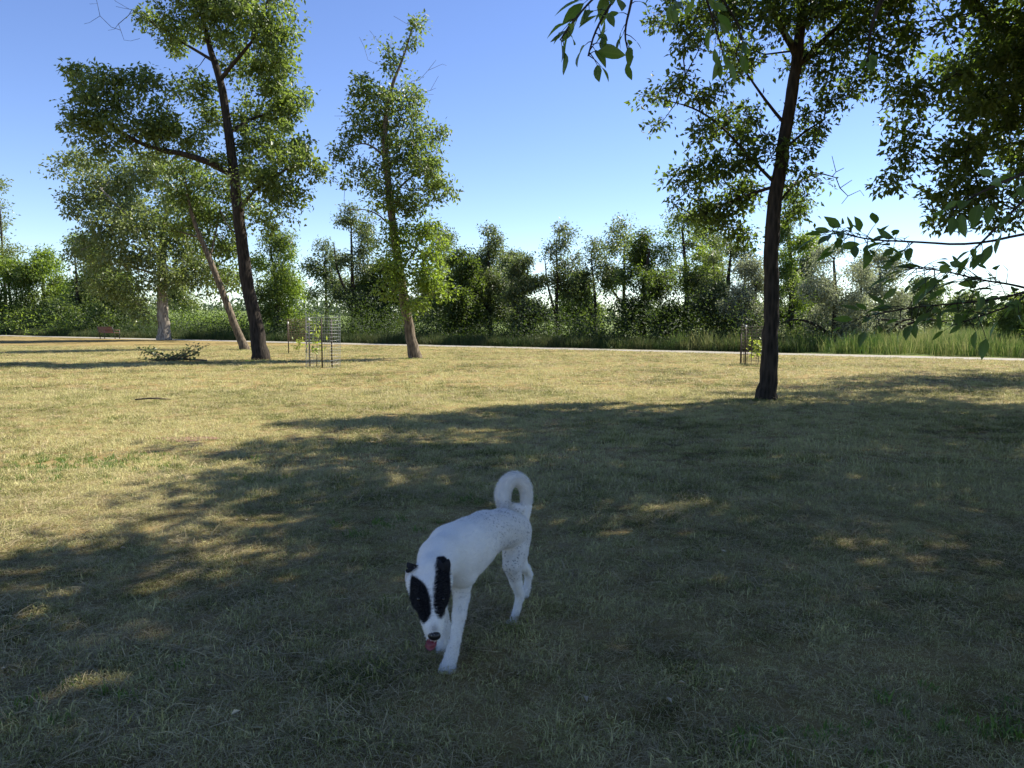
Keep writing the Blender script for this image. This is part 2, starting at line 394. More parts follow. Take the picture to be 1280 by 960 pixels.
def pb(d, lst):
    """pixel blobs at depth d -> world blobs: (px,py,rx,ry,doff,weight,mat)"""
    out = []
    for q in lst:
        px, py, rx, ry = q[:4]; do = q[4] if len(q) > 4 else 0; wt = q[5] if len(q) > 5 else 1; mi = q[6] if len(q) > 6 else 0
        dd = d + do; k_ = dd / F
        out.append((P(px, py, dd), (rx * k_, (rx + ry) / 2 * k_, ry * k_), wt, mi))
    return out
def pl(d, lst, doff=None):
    return [P(q[0], q[1], d + (q[2] if len(q) > 2 else 0)) for q in lst]

# ---- left hero tree
d = G(327, 450)[1]
tr_ = pl(d, [(327, 451), (319, 400), (306, 335), (298, 270), (292, 212), (285, 160), (277, 105), (262, 60), (250, 10), (245, -50)])
tr_[0][2] = 0
build_tree('tall_tree', 'tall leaning tree with dark trunk, long limb reaching left, left of the wire tree guards', 'tree',
    tr_, [.27, .24, .215, .20, .17, .15, .13, .10, .07, .03],
    [(pl(d, [(292, 215), (262, 203, -.6), (230, 192, -1), (190, 186, -1.5), (155, 168, -1.8), (125, 145, -2)]), .13),
     (pl(d, [(277, 105), (300, 70, -.8), (325, 40, -1), (335, 0, -1.2)]), .08),
     (pl(d, [(285, 165), (310, 150, .8), (340, 140, 1.5), (360, 150, 2)]), .07),
     (pl(d, [(298, 262), (320, 235, -1), (350, 215, -1.6), (375, 205, -2)]), .07),
     (pl(d, [(268, 80), (240, 60, .5), (205, 40, .8), (180, 20, 1)]), .06),
     (pl(d, [(302, 300), (285, 285, .5), (275, 262, 1)]), .04)],
    pb(d, [(140, 118, 42, 30, -2), (110, 150, 32, 34, -2), (165, 165, 42, 30, -1.6), (95, 92, 20, 16, -1.5), (205, 158, 28, 30, -1), (175, 100, 24, 20, -1.5), (120, 185, 24, 14, -1.8, .7), (235, 175, 24, 22, -.6, .8),
           (240, 110, 26, 22, .5), (262, 140, 22, 28, 1, .7), (225, 40, 34, 26, 1), (265, 20, 40, 30, 0), (310, 25, 45, 36, -1), (345, 50, 30, 36, -1), (330, 90, 38, 30, 0), (355, 125, 28, 34, 1), (325, 150, 34, 30, 1.5), (345, 180, 36, 30, 0), (372, 205, 30, 24, -1.5),
           (330, 225, 34, 30, -1), (360, 250, 26, 22, -1.2), (305, 195, 22, 26, 1), (250, -30, 60, 40, 0), (320, -30, 45, 35, 0), (330, 275, 22, 22, .5, .7), (262, 205, 24, 16, -.3, .5), (290, 75, 24, 24, 1, .7), (180, 20, 20, 16, 1, .6)]),
    M['leaf_mid'], M['bark'], 11, nclus=680, per=56, lsize=.112, cr=.36,
    bare=[P(x_, y_, d + rng.uniform(-1, 1)) for x_, y_ in [(112, 5), (125, 20), (135, 38), (148, 30), (118, -10), (155, 50), (165, 12), (175, 48), (130, -15), (145, 8), (105, 30)]],
    mats2=[])

# ---- centre hero tree
d = G(518, 448)[1]
tr_ = pl(d, [(519, 449), (510, 405), (501, 350), (492, 290), (486, 240), (481, 190), (482, 140), (490, 105), (505, 70), (515, 35)]); tr_[0][2] = 0
build_tree('slender_tree', 'tall slim tree leaning left with leafy sprouts on its trunk and twiggy bare top', 'tree',
    tr_, [.21, .185, .165, .15, .135, .12, .085, .06, .04, .02],
    [(pl(d, [(482, 195), (460, 178, -.4), (440, 182, -.8)]), .05), (pl(d, [(487, 240), (520, 215, .4), (545, 210, .6)]), .05),
     (pl(d, [(482, 150), (500, 135, .4), (525, 140, .5)]), .04), (pl(d, [(500, 340), (520, 310, -.5), (535, 290, -.7)]), .04), (pl(d, [(492, 280), (465, 262, .5), (440, 262, .8)]), .04)],
    pb(d, [(519, 30, 10, 15), (512, 58, 14, 12, 0, .6), (483, 58, 11, 12, .3, .6), (490, 85, 20, 14, 0, .6), (460, 115, 22, 22, 0), (485, 130, 26, 24), (512, 120, 20, 22, .4), (447, 155, 24, 20), (478, 165, 26, 24, .5), (516, 165, 24, 24), (540, 165, 16, 16, .5),
           (500, 200, 32, 26), (530, 205, 28, 26, -.5), (548, 232, 22, 18), (568, 238, 10, 9, 0, .7), (430, 190, 16, 20), (425, 225, 14, 16, 0, .6), (460, 220, 22, 22, .4), (490, 240, 26, 22, -.5), (518, 255, 26, 22), (462, 258, 18, 14, .5, .5),
           (505, 290, 30, 24, 0, 1, 1), (535, 300, 22, 26, -.4, 1, 1), (495, 325, 26, 24, -.6, 1, 1), (525, 345, 26, 26, -.5, 1, 1), (548, 360, 16, 20, -.4, .8, 1), (490, 365, 18, 16, -.6, .8, 1), (520, 385, 20, 16, -.5, .8, 1), (545, 330, 12, 18, 0, .8, 1)]),
    M['leaf_mid'], M['bark_mid'], 12, nclus=430, per=36, lsize=.110, cr=.34, mats2=[M['leaf_bright']],
    bare=[P(x_, y_, d + rng.uniform(-.6, .6)) for x_, y_ in [(449, 46), (455, 58), (462, 38), (492, 20), (490, 40), (553, 80), (558, 82), (545, 75), (548, 95), (545, 110), (542, 118), (438, 145), (418, 145), (460, 75), (535, 88), (430, 250), (433, 262)]])

# ---- leaning tree behind
d = G(305, 437)[1]
tr_ = pl(d, [(306, 438), (290, 398), (276, 360), (260, 318), (245, 285), (236, 255), (232, 225)]); tr_[0][2] = 0
build_tree('leaning_tree', 'crooked tree leaning left behind the tall dark trunk on the left', 'tree', tr_, [.2, .17, .15, .13, .10, .07, .03],
    [(pl(d, [(262, 322), (270, 290, .5), (275, 260, 1)]), .06), (pl(d, [(250, 295), (225, 290, .5), (205, 280, 1)]), .05)],
    pb(d, [(238, 215, 30, 20), (270, 230, 26, 22), (225, 245, 26, 20), (255, 265, 26, 22, 1), (280, 275, 20, 24, 1), (225, 285, 22, 18, 1), (260, 305, 22, 18, 1.5), (290, 310, 20, 20, 1.5), (275, 345, 22, 14, 1), (300, 250, 20, 20, 1), (300, 345, 16, 20, 1, .7)]),
    M['leaf_mid'], M['bark_mid'], 13, nclus=190, per=40, lsize=.14, cr=.5, mats2=[M['leaf_pale']])

# ---- cottonwood
d = G(206, 425)[1]
tr_ = pl(d, [(206, 426), (203, 385), (203, 345), (203, 300), (208, 265), (215, 235)]); tr_[0][2] = 0
build_tree('cottonwood_tree', 'broad pale leaved tree with thick grey trunk, standing right of the park bench', 'tree', tr_, [.40, .36, .33, .22, .14, .05],
    [(pl(d, [(203, 325), (180, 290, -1), (150, 260, -2), (125, 235, -2.5)]), .16), (pl(d, [(203, 310), (225, 280, 1), (250, 255, 2)]), .12), (pl(d, [(203, 345), (170, 335, -1.5), (140, 330, -2)]), .1)],
    pb(d, [(95, 205, 22, 18), (75, 212, 14, 9, 0, .5), (130, 225, 36, 28), (165, 240, 36, 30), (110, 260, 30, 26), (145, 285, 38, 32, -2), (185, 280, 36, 30, -2), (115, 310, 32, 26), (155, 330, 34, 26, -1.5), (195, 320, 30, 24, -2), (225, 300, 30, 30), (240, 340, 34, 26), (205, 350, 30, 16, -1.5), (165, 365, 34, 20), (265, 350, 26, 18), (205, 220, 30, 24), (180, 210, 30, 20), (130, 355, 26, 22), (235, 260, 30, 26), (175, 385, 24, 14, 0, .7)]),
    M['leaf_pale'], M['bark_pale'], 14, nclus=480, per=50, lsize=.19, cr=.75)

# ---- right foreground tree
d = G(958, 500)[1]
tr_ = pl(d, [(958, 502), (962, 440), (965, 380), (963, 320), (966, 270), (975, 210), (984, 150), (994, 90), (1000, 40), (1004, -20), (1008, -60), (1012, -80)]); tr_[0][2] = 0
build_tree('park_tree', 'dark trunked ash tree standing at the edge of the shade, foreground right', 'tree',
    tr_, [.158, .145, .136, .13, .125, .118, .108, .10, .088, .074, .05, .03],
    [(pl(d, [(1002, 70), (975, 30, -.2), (950, -10, -.4), (925, -50, -.5)]), .07), (pl(d, [(1000, 90), (1030, 50, .3), (1060, 20, .6), (1085, -10, .8)]), .06),
     (pl(d, [(984, 155), (960, 130, -.3), (935, 95, -.4), (920, 70, -.4)]), .035), (pl(d, [(972, 230), (935, 195, -.2), (905, 160, -.3), (870, 135, -.5), (830, 125, -.6)]), .035),
     (pl(d, [(966, 260), (990, 232, .3), (1020, 215, .6), (1045, 222, .7)]), .03), (pl(d, [(970, 235), (930, 245, .3), (890, 262, .5), (860, 275, .7)]), .035),
     (pl(d, [(978, 190), (1005, 165, .3), (1030, 150, .5)]), .03)],
    pb(d, [(860, 45, 34, 26, -.5, .8), (900, 25, 40, 30), (840, 10, 30, 24, 0, .7), (925, 70, 30, 24, .3), (820, 120, 22, 14, 0, .6), (850, 100, 28, 22, -.3, .7), (890, 120, 28, 18, 0, .7), (870, 165, 30, 16, -.4, .8), (825, 155, 16, 12, 0, .6), (920, 150, 28, 24, .4),
           (850, 235, 26, 16, .4, .8), (885, 215, 34, 24, .4), (920, 205, 30, 22), (870, 262, 28, 16, .5), (905, 270, 34, 20, .5), (935, 245, 30, 24, .6), (945, 180, 24, 20), (930, 290, 26, 16, .6, .8),
           (1010, 150, 28, 20, .5, .8), (1035, 125, 24, 20, .6, .8), (1000, 195, 26, 20, -.3, .7), (1020, 75, 34, 26, .4), (1055, 50, 30, 26, .6), (1070, 100, 26, 22, .7, .7), (960, 20, 40, 30, -.5), (1010, 15, 40, 26), (1060, -10, 50, 30), (940, -30, 50, 26, 0, .7), (1020, -40, 50, 30, 0, .7), (1000, 230, 22, 16, .3, .7), (985, 265, 20, 18, .5, .7)]),
    M['leaf_dark'], M['bark'], 15, nclus=560, per=27, lsize=.076, cr=.20, shell=2.4, sides=12,
    bare=[P(x_, y_, d + .6) for x_, y_ in [(1050, 235), (1060, 245), (1075, 238), (1065, 225), (1045, 215), (1055, 210), (1040, 195), (1080, 245), (1052, 255), (1000, 290)]])

# ---- canopy trees to the right, mostly beyond the frame
def canopy(name, label, x, y, blobs, seed, nclus, per, mat, lsize=.10, cr=.36, h=9.0, r=.26):
    tr_ = [(x, y, 0), (x + .1, y, h * .3), (x - .1, y + .1, h * .55), (x, y, h)]
    return build_tree(name, label, 'tree', tr_, [r, r * .85, r * .6, r * .2], [], blobs, mat, M['bark'], seed, nclus=nclus, per=per, lsize=lsize, cr=cr, twigs=1)
canopy('shade_tree', 'big dark tree crown filling the upper right corner of the picture', 12.2, 14.5,
    [((8.6, 14.3, 7.6), (1.9, 1.8, 1.5), 1), ((9.0, 14.5, 5.6), (1.7, 1.6, 1.0), 1), ((8.2, 14.5, 4.0), (.9, .9, .5), .7), ((10.6, 13.5, 7.0), (2.2, 2.2, 2.2), 1), ((11.2, 16, 6.2), (2.4, 2.2, 1.8), 1), ((11.5, 14.2, 9.6), (2.8, 2.8, 1.8), 1), ((10.2, 14.0, 4.6), (1.5, 1.6, 1.0), .8), ((13.6, 14, 7), (2.4, 2.6, 2.6), 1), ((9.2, 13.2, 9.4), (2, 2, 1.3), 1), ((9.5, 14.1, 3.7), (.7, .8, .4), .5)] + pb(14.5, [(1115, 50, 46, 44), (1150, 120, 44, 44), (1120, 200, 40, 26, 0, .7), (1180, 200, 44, 40), (1200, 262, 40, 30, 0, .8), (1090, 5, 50, 40), (1250, 250, 40, 40), (1100, 225, 24, 12, 0, .5)]),
    21, 1250, 58, M['leaf_dark'], .092, .28)
canopy('shade_tree', 'tree outside the right edge whose leaves shade the lawn around the dog', 9.6, 6.6,
    [((4.6, 6.6, 7.0), (2.2, 2.2, 1.2), 1), ((3.2, 5.2, 6.4), (1.6, 1.8, .9), .9), ((5.6, 8.8, 7.2), (2.2, 2.0, 1.1), 1), ((7.4, 7.4, 8.2), (2.4, 2.6, 1.5), 1), ((6.4, 5.2, 7.2), (2.2, 2.2, 1.3), 1), ((9.2, 9.0, 7.4), (2.4, 2.3, 1.5), 1), ((9.4, 6.2, 9.0), (2.6, 2.6, 1.6), 1), ((11.6, 8.0, 7.4), (2.4, 2.5, 1.8), 1), ((8.6, 4.2, 7.0), (2.2, 2, 1.4), 1), ((11.4, 5.0, 7.4), (2.2, 2.2, 1.8), 1), ((7.6, 10.6, 7.6), (2.0, 1.7, 1.1), 1), ((6.6, 12.6, 8.0), (2.0, 1.5, .9), 1), ((5.0, 12.4, 8.1), (1.4, 1.2, .8), 1), ((4.6, 9.8, 7.2), (1.7, 1.4, .9), 1), ((9.6, 12.4, 8.6), (2.0, 1.6, 1.2), 1), ((11, 11, 7.4), (2.2, 1.8, 1.4), 1)],
    22, 1150, 64, M['leaf_dark'], .13, .42, h=8.4)
canopy('shade_tree', 'farther dark crown behind the corner tree at the right edge', 19.0, 21.5,
    [((14.2, 20.2, 8.4), (2.4, 2.4, 1.8), 1), ((16.2, 21, 7), (2.4, 2.4, 1.8), 1), ((18.8, 21.5, 8.6), (2.8, 2.8, 2.2), 1), ((20.5, 19.5, 6.8), (2.6, 2.6, 2), 1), ((17.5, 23, 6.4), (2.4, 2.2, 1.6), 1), ((21, 23, 7), (2.4, 2.2, 2), 1), ((23, 21, 8), (2.6, 2.2, 2), 1), ((15.0, 21, 5.8), (1.6, 1.6, 1.0), .8), ((18, 19.5, 5.4), (2, 1.8, 1.0), .8)],
    23, 620, 52, M['leaf_dark'], .105, .36)
canopy('shade_tree', 'tree outside the right edge between the two dark corner crowns', 16.0, 12.5,
    [((14.2, 12.6, 7.0), (2.2, 2.2, 1.8), 1), ((16.4, 12.0, 8.8), (2.6, 2.6, 2.0), 1), ((18.6, 13.4, 7.2), (2.4, 2.4, 1.8), 1), ((16.6, 15.6, 7.0), (2.2, 2.2, 1.8), 1), ((16.0, 9.6, 7.0), (2.2, 2.2, 1.8), 1)],
    24, 330, 60, M['leaf_dark'], .14, .45)

# ---- background belt
def pd_at(px): return 61.9 / ((px - 640) / F + 1.6)
BELT = [
 # px, top, base half-width, depth behind path, mat, seed label
 (8, 232, 26, 14, 'leaf_pale', 'pale round tree at the left edge with bare lower twigs', 'airy'),
 (14, 330, 34, 9, 'leaf_mid', 'bushy green tree at the far left edge of the path', 'full'),
 (58, 318, 34, 12, 'leaf_mid', 'rounded green tree left of the park bench', 'full'),
 (100, 300, 34, 10, 'leaf_mid', 'leafy tree rising directly behind the park bench', 'full'),
 (150, 345, 26, 8, 'leaf_mid', 'low dark leafy tree between bench and grey trunk', 'full'),
 (228, 345, 16, 22, 'leaf_pale', 'small thin tree seen between grey trunk and leaning trunk', 'airy'),
 (345, 292, 36, 7, 'leaf_mid', 'dark green tree just right of the tall leaning trunk', 'full'),
 (408, 305, 24, 18, 'leaf_grey', 'thin pale tree with sparse crown behind the wire guards', 'airy'),
 (440, 262, 30, 9, 'leaf_grey', 'grey green tree left of the slim sprouting tree', 'tall'),
 (548, 290, 26, 12, 'leaf_grey', 'pale tree crown just right of the slim sprouting tree', 'tall'),
 (575, 318, 22, 5, 'leaf_dark', 'dark narrow tree right of the slim sprouting tree', 'full'),
 (614, 288, 24, 7, 'leaf_grey', 'tall two stemmed tree with pale top in the middle belt', 'tall'),
 (655, 325, 22, 5, 'leaf_grey', 'dull green tree with thin curved stem near the middle', 'tall'),
 (699, 286, 24, 6, 'leaf_grey', 'slender lacy tree standing alone against the sky', 'airy'),
 (742, 306, 27, 8, 'leaf_grey', 'thin leaning tree right of the lacy one', 'airy'),
 (778, 280, 30, 10, 'leaf_pale', 'pale topped tree with a forked stem in the belt', 'airy'),
 (805, 296, 40, 5, 'leaf_dark', 'broad dark tree in the right middle of the belt', 'full'),
 (855, 268, 44, 7, 'leaf_mid', 'tall green tree with sunlit yellowish top', 'full'),
 (905, 300, 40, 6, 'leaf_grey', 'grey leaved tree with forked trunk left of the foreground trunk', 'tall'),
 (940, 330, 26, 4, 'leaf_silver', 'silvery bush tree beside the right hand wire guard', 'full'),
 (985, 246, 28, 8, 'leaf_mid', 'dark green tree peeking round the foreground trunk', 'tall'),
 (1042, 308, 44, 4, 'leaf_silver', 'silver leaved tree with low dark limbs right of the foreground trunk', 'low'),
 (1100, 318, 40, 6, 'leaf_silver', 'silver leaved tree sprawling beside the tall bright grass', 'low'),
 (880, 285, 30, 14, 'leaf_pale', 'pale airy crown rising behind the grey leaved forked tree', 'tall'),
 (640, 318, 24, 16, 'leaf_grey', 'pale tree crown set back behind the middle of the belt', 'tall'),
 (1148, 352, 26, 26, 'leaf_grey', 'pale low tree beyond the silver trees, behind the hanging leaves', 'full'),
 (1205, 372, 26, 34, 'leaf_grey', 'low far shrub tree seen between the hanging leaves at right', 'full'),
 (1015, 300, 26, 14, 'leaf_grey', 'grey green crown behind the silver trees, right of the foreground trunk', 'tall'),
 (595, 330, 22, 12, 'leaf_mid', 'green crown filling the gap right of the sprouting tree', 'full'),
 (720, 345, 24, 14, 'leaf_mid', 'low green crown behind the lacy and leaning thin trees', 'full'),
 (480, 330, 26, 10, 'leaf_dark', 'dark crown directly behind the slim sprouting tree', 'full'),
 (1272, 372, 22, 4, 'leaf_mid', 'green bush at the right edge above the path', 'full'),
]
for bi, (px, top, hw, off_, mt, lab, kind_) in enumerate(BELT):
    rg = np.random.default_rng(100 + bi)
    d = pd_at(px) + 1.2 * off_ + 1.5; base = P(px, 420, d); base[2] = 0
    k_ = d / F; topz = P(px, top, d)[2]; H = topz; Rw = hw * k_ * 1.25; H *= 1.04
    lean = rg.uniform(-.6, .6)
    tr_ = [base + np.array((lean * .0, 0, 0)), base + np.array((lean * .4, 0, H * .25)), base + np.array((lean * .2, 0, H * .5)), base + np.array((rg.uniform(-.3, .3), 0, H * .85))]
    r0 = .035 * H if kind_ != 'airy' else .02 * H
    r0 = min(r0, .2)
    bl = []
    lo = {'full': .12, 'tall': .18, 'airy': .42, 'low': .12}[kind_]
    nb = 13 if kind_ != 'airy' else 9
    for q in range(nb):
        t = (q + .5) / nb; zz = H * (lo + (1 - lo) * t)
        prof = math.sin(math.pi * min(1, .22 + .72 * t)) ** .7
        a_ = rg.uniform(0, 6.28); rr_ = Rw * prof * rg.uniform(.35, .75) if t < .9 else 0
        br = Rw * rg.uniform(.34, .56) * (1 - .4 * t)
        bl.append((base + np.array((math.cos(a_) * rr_, math.sin(a_) * rr_, min(zz, H - br * .55))), (br, br, br * rg.uniform(.55, .9)), rg.uniform(.6, 1.2), 0))
        if mt in ('leaf_mid',) and rg.random() < .3: bl[-1] = bl[-1][:3] + (1,)
    limbs = []
    if kind_ == 'low':
        for sx_ in (-1, 1, .5):
            limbs.append(([base + np.array((0, 0, .5)), base + np.array((sx_ * 1.0, -.5, 1.2)), base + np.array((sx_ * 2.0, -.7, 1.5)), base + np.array((sx_ * 2.8, -.9, 1.3))], .09))
    if kind_ in ('tall', 'airy') and rg.random() < .7:
        sx_ = rg.choice([-1, 1]); limbs.append(([base + np.array((lean * .4, 0, H * .25)), base + np.array((sx_ * Rw * .5, .3, H * .5)), base + np.array((sx_ * Rw * .6, .5, H * .72))], r0 * .6))
    ncl = {'full': 260, 'tall': 230, 'airy': 150, 'low': 260}[kind_]; per = {'full': 64, 'tall': 54, 'airy': 32, 'low': 58}[kind_]
    build_tree('belt_tree', lab, 'tree', tr_, [r0, r0 * .8, r0 * .6, r0 * .25], limbs, bl, M[mt], M['bark'], 200 + bi, nclus=ncl, per=per,
               lsize=.0024 * d, cr=.0112 * d, mats2=[M['leaf_bright']], tip_r=.010, sides=6, shell=1.7, twigs=1)

# ------------------------------------------------------------------ scatter with geometry nodes
def make_clumps(prefix, nvar, nbl, hgt, wid, rad, mat, lean=.6, seed=1, flat=.3, broad=0):
    c = bpy.data.collections.new(prefix); rg = np.random.default_rng(seed)
    for v in range(nvar):
        mb = MB()
        Vv = []; Qq = []; Tt = []; o = 0
        for q in range(nbl):
            a = rg.uniform(0, 6.28); r = rad * math.sqrt(rg.random()); b0 = np.array((math.cos(a) * r, math.sin(a) * r, 0))
            h = hgt * rg.uniform(.45, 1.15); la = rg.uniform(0, 6.28); ln = lean * rg.uniform(.2, 1.3)
            if rg.random() < flat: ln *= 2.6; h *= .75
            d1 = np.array((math.cos(la) * math.sin(min(ln * .6, 1.45)), math.sin(la) * math.sin(min(ln * .6, 1.45)), math.cos(min(ln * .6, 1.45))))
            e2 = min(ln * 1.5, 1.75); d2 = np.array((math.cos(la) * math.sin(e2), math.sin(la) * math.sin(e2), math.cos(e2)))
            sdir = np.array((-math.sin(la), math.cos(la), 0)); tw = rg.uniform(-.8, .8); sdir = sdir * math.cos(tw) + np.cross(d1, sdir) * math.sin(tw)
            w_ = wid * rg.uniform(.6, 1.3) / 2; m_ = b0 + d1 * h * .5; t_ = m_ + d2 * h * .5; t_[2] = max(t_[2], .003)
            Vv += [b0 - sdir * w_, b0 + sdir * w_, m_ - sdir * w_ * .8, m_ + sdir * w_ * .8, t_]
            Qq.append((o, o + 1, o + 3, o + 2)); Tt.append((o + 2, o + 3, o + 4)); o += 5
        me = mesh_np(prefix, np.array(Vv), [np.array(Qq), np.array(Tt)], [mat])
        ob = bpy.data.objects.new(prefix, me); c.objects.link(ob)
    return c
def scatter(name, pts, scale, coll, label, cat, seed=5, tilt=.0):
    n = len(pts); rg = np.random.default_rng(seed)
    me = bpy.data.meshes.new(name); me.vertices.add(n); me.vertices.foreach_set('co', np.asarray(pts, np.float32).ravel())
    a = me.attributes.new('sc', 'FLOAT', 'POINT'); a.data.foreach_set('value', np.asarray(scale, np.float32))
    a = me.attributes.new('rot', 'FLOAT_VECTOR', 'POINT')
    rt = np.stack([rg.normal(0, tilt, n), rg.normal(0, tilt, n), rg.uniform(0, 6.28, n)], -1); a.data.foreach_set('vector', rt.astype(np.float32).ravel())
    me.update()
    o = add(name, me, kind='stuff', label=label, category=cat)
    ng = bpy.data.node_groups.new(name, 'GeometryNodeTree')
    ng.interface.new_socket('Geometry', in_out='INPUT', socket_type='NodeSocketGeometry'); ng.interface.new_socket('Geometry', in_out='OUTPUT', socket_type='NodeSocketGeometry')
    I = ng.nodes.new('NodeGroupInput'); O = ng.nodes.new('NodeGroupOutput'); ip = ng.nodes.new('GeometryNodeInstanceOnPoints'); ci = ng.nodes.new('GeometryNodeCollectionInfo')
    ci.inputs[0].default_value = coll; ci.inputs['Separate Children'].default_value = True; ci.inputs['Reset Children'].default_value = True
    ip.inputs['Pick Instance'].default_value = True
    s = ng.nodes.new('GeometryNodeInputNamedAttribute'); s.data_type = 'FLOAT'; s.inputs[0].default_value = 'sc'
    r = ng.nodes.new('GeometryNodeInputNamedAttribute'); r.data_type = 'FLOAT_VECTOR'; r.inputs[0].default_value = 'rot'
    def out(nd): return [q for q in nd.outputs if q.enabled and q.name == 'Attribute'][0]
    ng.links.new(I.outputs[0], ip.inputs['Points']); ng.links.new(ci.outputs[0], ip.inputs['Instance']); ng.links.new(out(s), ip.inputs['Scale']); ng.links.new(out(r), ip.inputs['Rotation'])
    ng.links.new(ip.outputs[0], O.inputs[0])
    md = o.modifiers.new('scatter', 'NODES'); md.node_group = ng
    return o
rg = np.random.default_rng(77)
def ring_pts(n, d0, d1, half=.80, pw=1.0):
    """points in a wedge in front of the camera"""
    y = d0 + (d1 - d0) * rg.random(n) ** pw; x = rg.uniform(-1, 1, n) * (half * y + 1.0)
    return x, y
cl = make_clumps('grass_clump', 8, 50, .040, .0040, .075, M['grass'], lean=1.05, seed=2, flat=.5)
x1, y1 = ring_pts(200, 7, 7.5); xn, yn = ring_pts(30000, 1.6, 7.6, pw=.8); x2, y2 = ring_pts(26000, 6, 16, pw=.8); x3, y3 = ring_pts(30000, 14, 42, pw=.85)
x = np.concatenate([x1, x2, x3]); y = np.concatenate([y1, y2, y3])
scl = np.concatenate([rg.uniform(.7, 1.15, len(x1)), rg.uniform(.95, 1.5, len(x2)), rg.uniform(1.3, 2.3, len(x3))])
sx_n = .5 + .25 * (np.sin(x * 2.1 + 1.3 * np.sin(y * 1.7)) + np.sin(y * 2.9 + 1.1 * np.sin(x * 2.3 + 1))); fine = .5 + .5 * np.sin(x * 9.1 + 2 * np.sin(y * 7.3)) * np.sin(y * 10.7 + 2 * np.sin(x * 6.1))
scl *= .62 + .45 * sx_n + .35 * fine
k = (x * pd[1] - y * pd[0]) ; lim = (P0[0] * pd[1] - P0[1] * pd[0])
side = (x - P0[0]) * pn[0] + (y - P0[1]) * pn[1]
dirt = G(232, 549); keep = (side < rg.normal(.02, .16, len(x))) & ((((x - dirt[0]) / .5) ** 2 + ((y - dirt[1]) / .28) ** 2) > rg.uniform(-.6, 1.1, len(x)))
st = make_clumps('straw_clump', 5, 20, .10, .0030, .11, M['straw'], lean=2.2, seed=9, flat=.8)
for ob_ in list(st.objects): cl.objects.link(ob_)
cn = make_clumps('near_grass_clump', 10, 80, .036, .0024, .085, M['grass'], lean=1.2, seed=12, flat=.6)
sn = make_clumps('near_straw_clump', 9, 44, .115, .0019, .12, M['straw'], lean=2.6, seed=19, flat=.9)
for ob_ in list(sn.objects): cn.objects.link(ob_)
hn_ = .5 + .5 * np.sin(xn * 5.1 + 2 * np.sin(yn * 4.3)) * np.sin(yn * 5.7 + 2 * np.sin(xn * 4.1)); h2 = .5 + .5 * np.sin(xn * 13.1 + 2 * np.sin(yn * 11.3)) * np.sin(yn * 14.7 + 2 * np.sin(xn * 12.1))
scatter('near_lawn_grass', np.column_stack([xn, yn, np.zeros(len(xn))]), rg.uniform(.75, 1.35, len(xn)) * (.40 + .62 * hn_ ** 1.5 + .55 * h2 ** 1.5), cn, 'tangled mown grass and dry clippings in the foreground shade', 'grass', tilt=.12)
scatter('lawn_grass', np.stack([x, y, np.zeros(len(x))], -1)[keep], scl[keep], cl, 'patchy dry and green mown grass covering the lawn', 'grass')
mb = MB(); a_ = np.linspace(0, 2 * math.pi, 25)[:-1]; rr_ = 1 + .18 * np.sin(3 * a_) + .12 * np.sin(7 * a_ + 1)
mb.put(np.vstack([np.column_stack([dirt[0] + .38 * rr_ * np.cos(a_), dirt[1] + .2 * rr_ * np.sin(a_), np.full(24, .005)]), [[dirt[0], dirt[1], .012]]]), None, [(q, (q + 1) % 24, 24) for q in range(24)])
add('bare_patch', mb.mesh('bare_patch', [plain('bare_soil', (.19, .10, .065), .95, var=.4, scale=25)]), kind='structure')
# tall grass behind the path
tc = make_clumps('tall_grass_clump', 5, 34, .75, .016, .30, M['tall'], lean=.35, seed=4, flat=.1)
vc = make_clumps('verge_grass_clump', 5, 34, .62, .016, .30, M['verge_shaded'], lean=.4, seed=6, flat=.15)
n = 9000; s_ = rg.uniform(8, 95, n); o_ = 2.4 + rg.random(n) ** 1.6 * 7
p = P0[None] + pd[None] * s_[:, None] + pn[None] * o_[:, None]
scatter('shade_tinted_verge', np.column_stack([p, np.zeros(n)]), rg.uniform(.5, 1.2, n), vc, 'long green weeds growing behind the path', 'tall grass', tilt=.1)
n = 5000; s_ = rg.uniform(-22, 14, n); o_ = 2.4 + rg.random(n) * 22
p = P0[None] + pd[None] * s_[:, None] + pn[None] * o_[:, None]
scatter('meadow_grass', np.column_stack([p, np.zeros(n)]), rg.uniform(.8, 1.5, n), tc, 'tall bright grass in the sun beyond the path at right', 'tall grass', tilt=.1, seed=8)

# leafy undergrowth and far woods: leaf masses
def leaf_mass(name, label, cat, pts, radii, per, lsize, mat, seed):
    rg_ = np.random.default_rng(seed); rep = np.repeat(np.arange(len(pts)), per); u = rand_unit(rg_, len(rep)) * (rg_.random(len(rep))[:, None] ** .45)
    c_ = pts[rep] + u * radii[rep]; ok = c_[:, 2] > .02; c_ = c_[ok]; u = u[ok]
    D_ = u + rand_unit(rg_, len(c_)) * .8; N_ = rand_unit(rg_, len(c_)) * .7 + np.array((0, 0, .9)); ls = lsize * rg_.uniform(.6, 1.4, len(c_))
    V_, T_ = leaves_arrays(c_, D_, N_, ls, ls * .55)
    return add(name, mesh_np(name, V_, [T_], [mat]), kind='stuff', label=label, category=cat)
n = 1500; s_ = rg.uniform(8.5, 95, n); o_ = 3.4 + rg.random(n) ** 1.3 * 9
p = P0[None] + pd[None] * s_[:, None] + pn[None] * o_[:, None]; hh = .4 + 2.1 * rg.random(n) ** 1.7
leaf_mass('undergrowth', 'dark tangled shrubs and weeds under the trees behind the path', 'undergrowth', np.column_stack([p, hh * .7]), np.column_stack([hh * 1.1, hh * 1.1, hh]), 105, .13, M['leaf_under'], 5)
n = 160; xx = rg.uniform(-60, -24, n); yy = rg.uniform(66, 95, n); hh = rg.uniform(.7, 1.8, n)
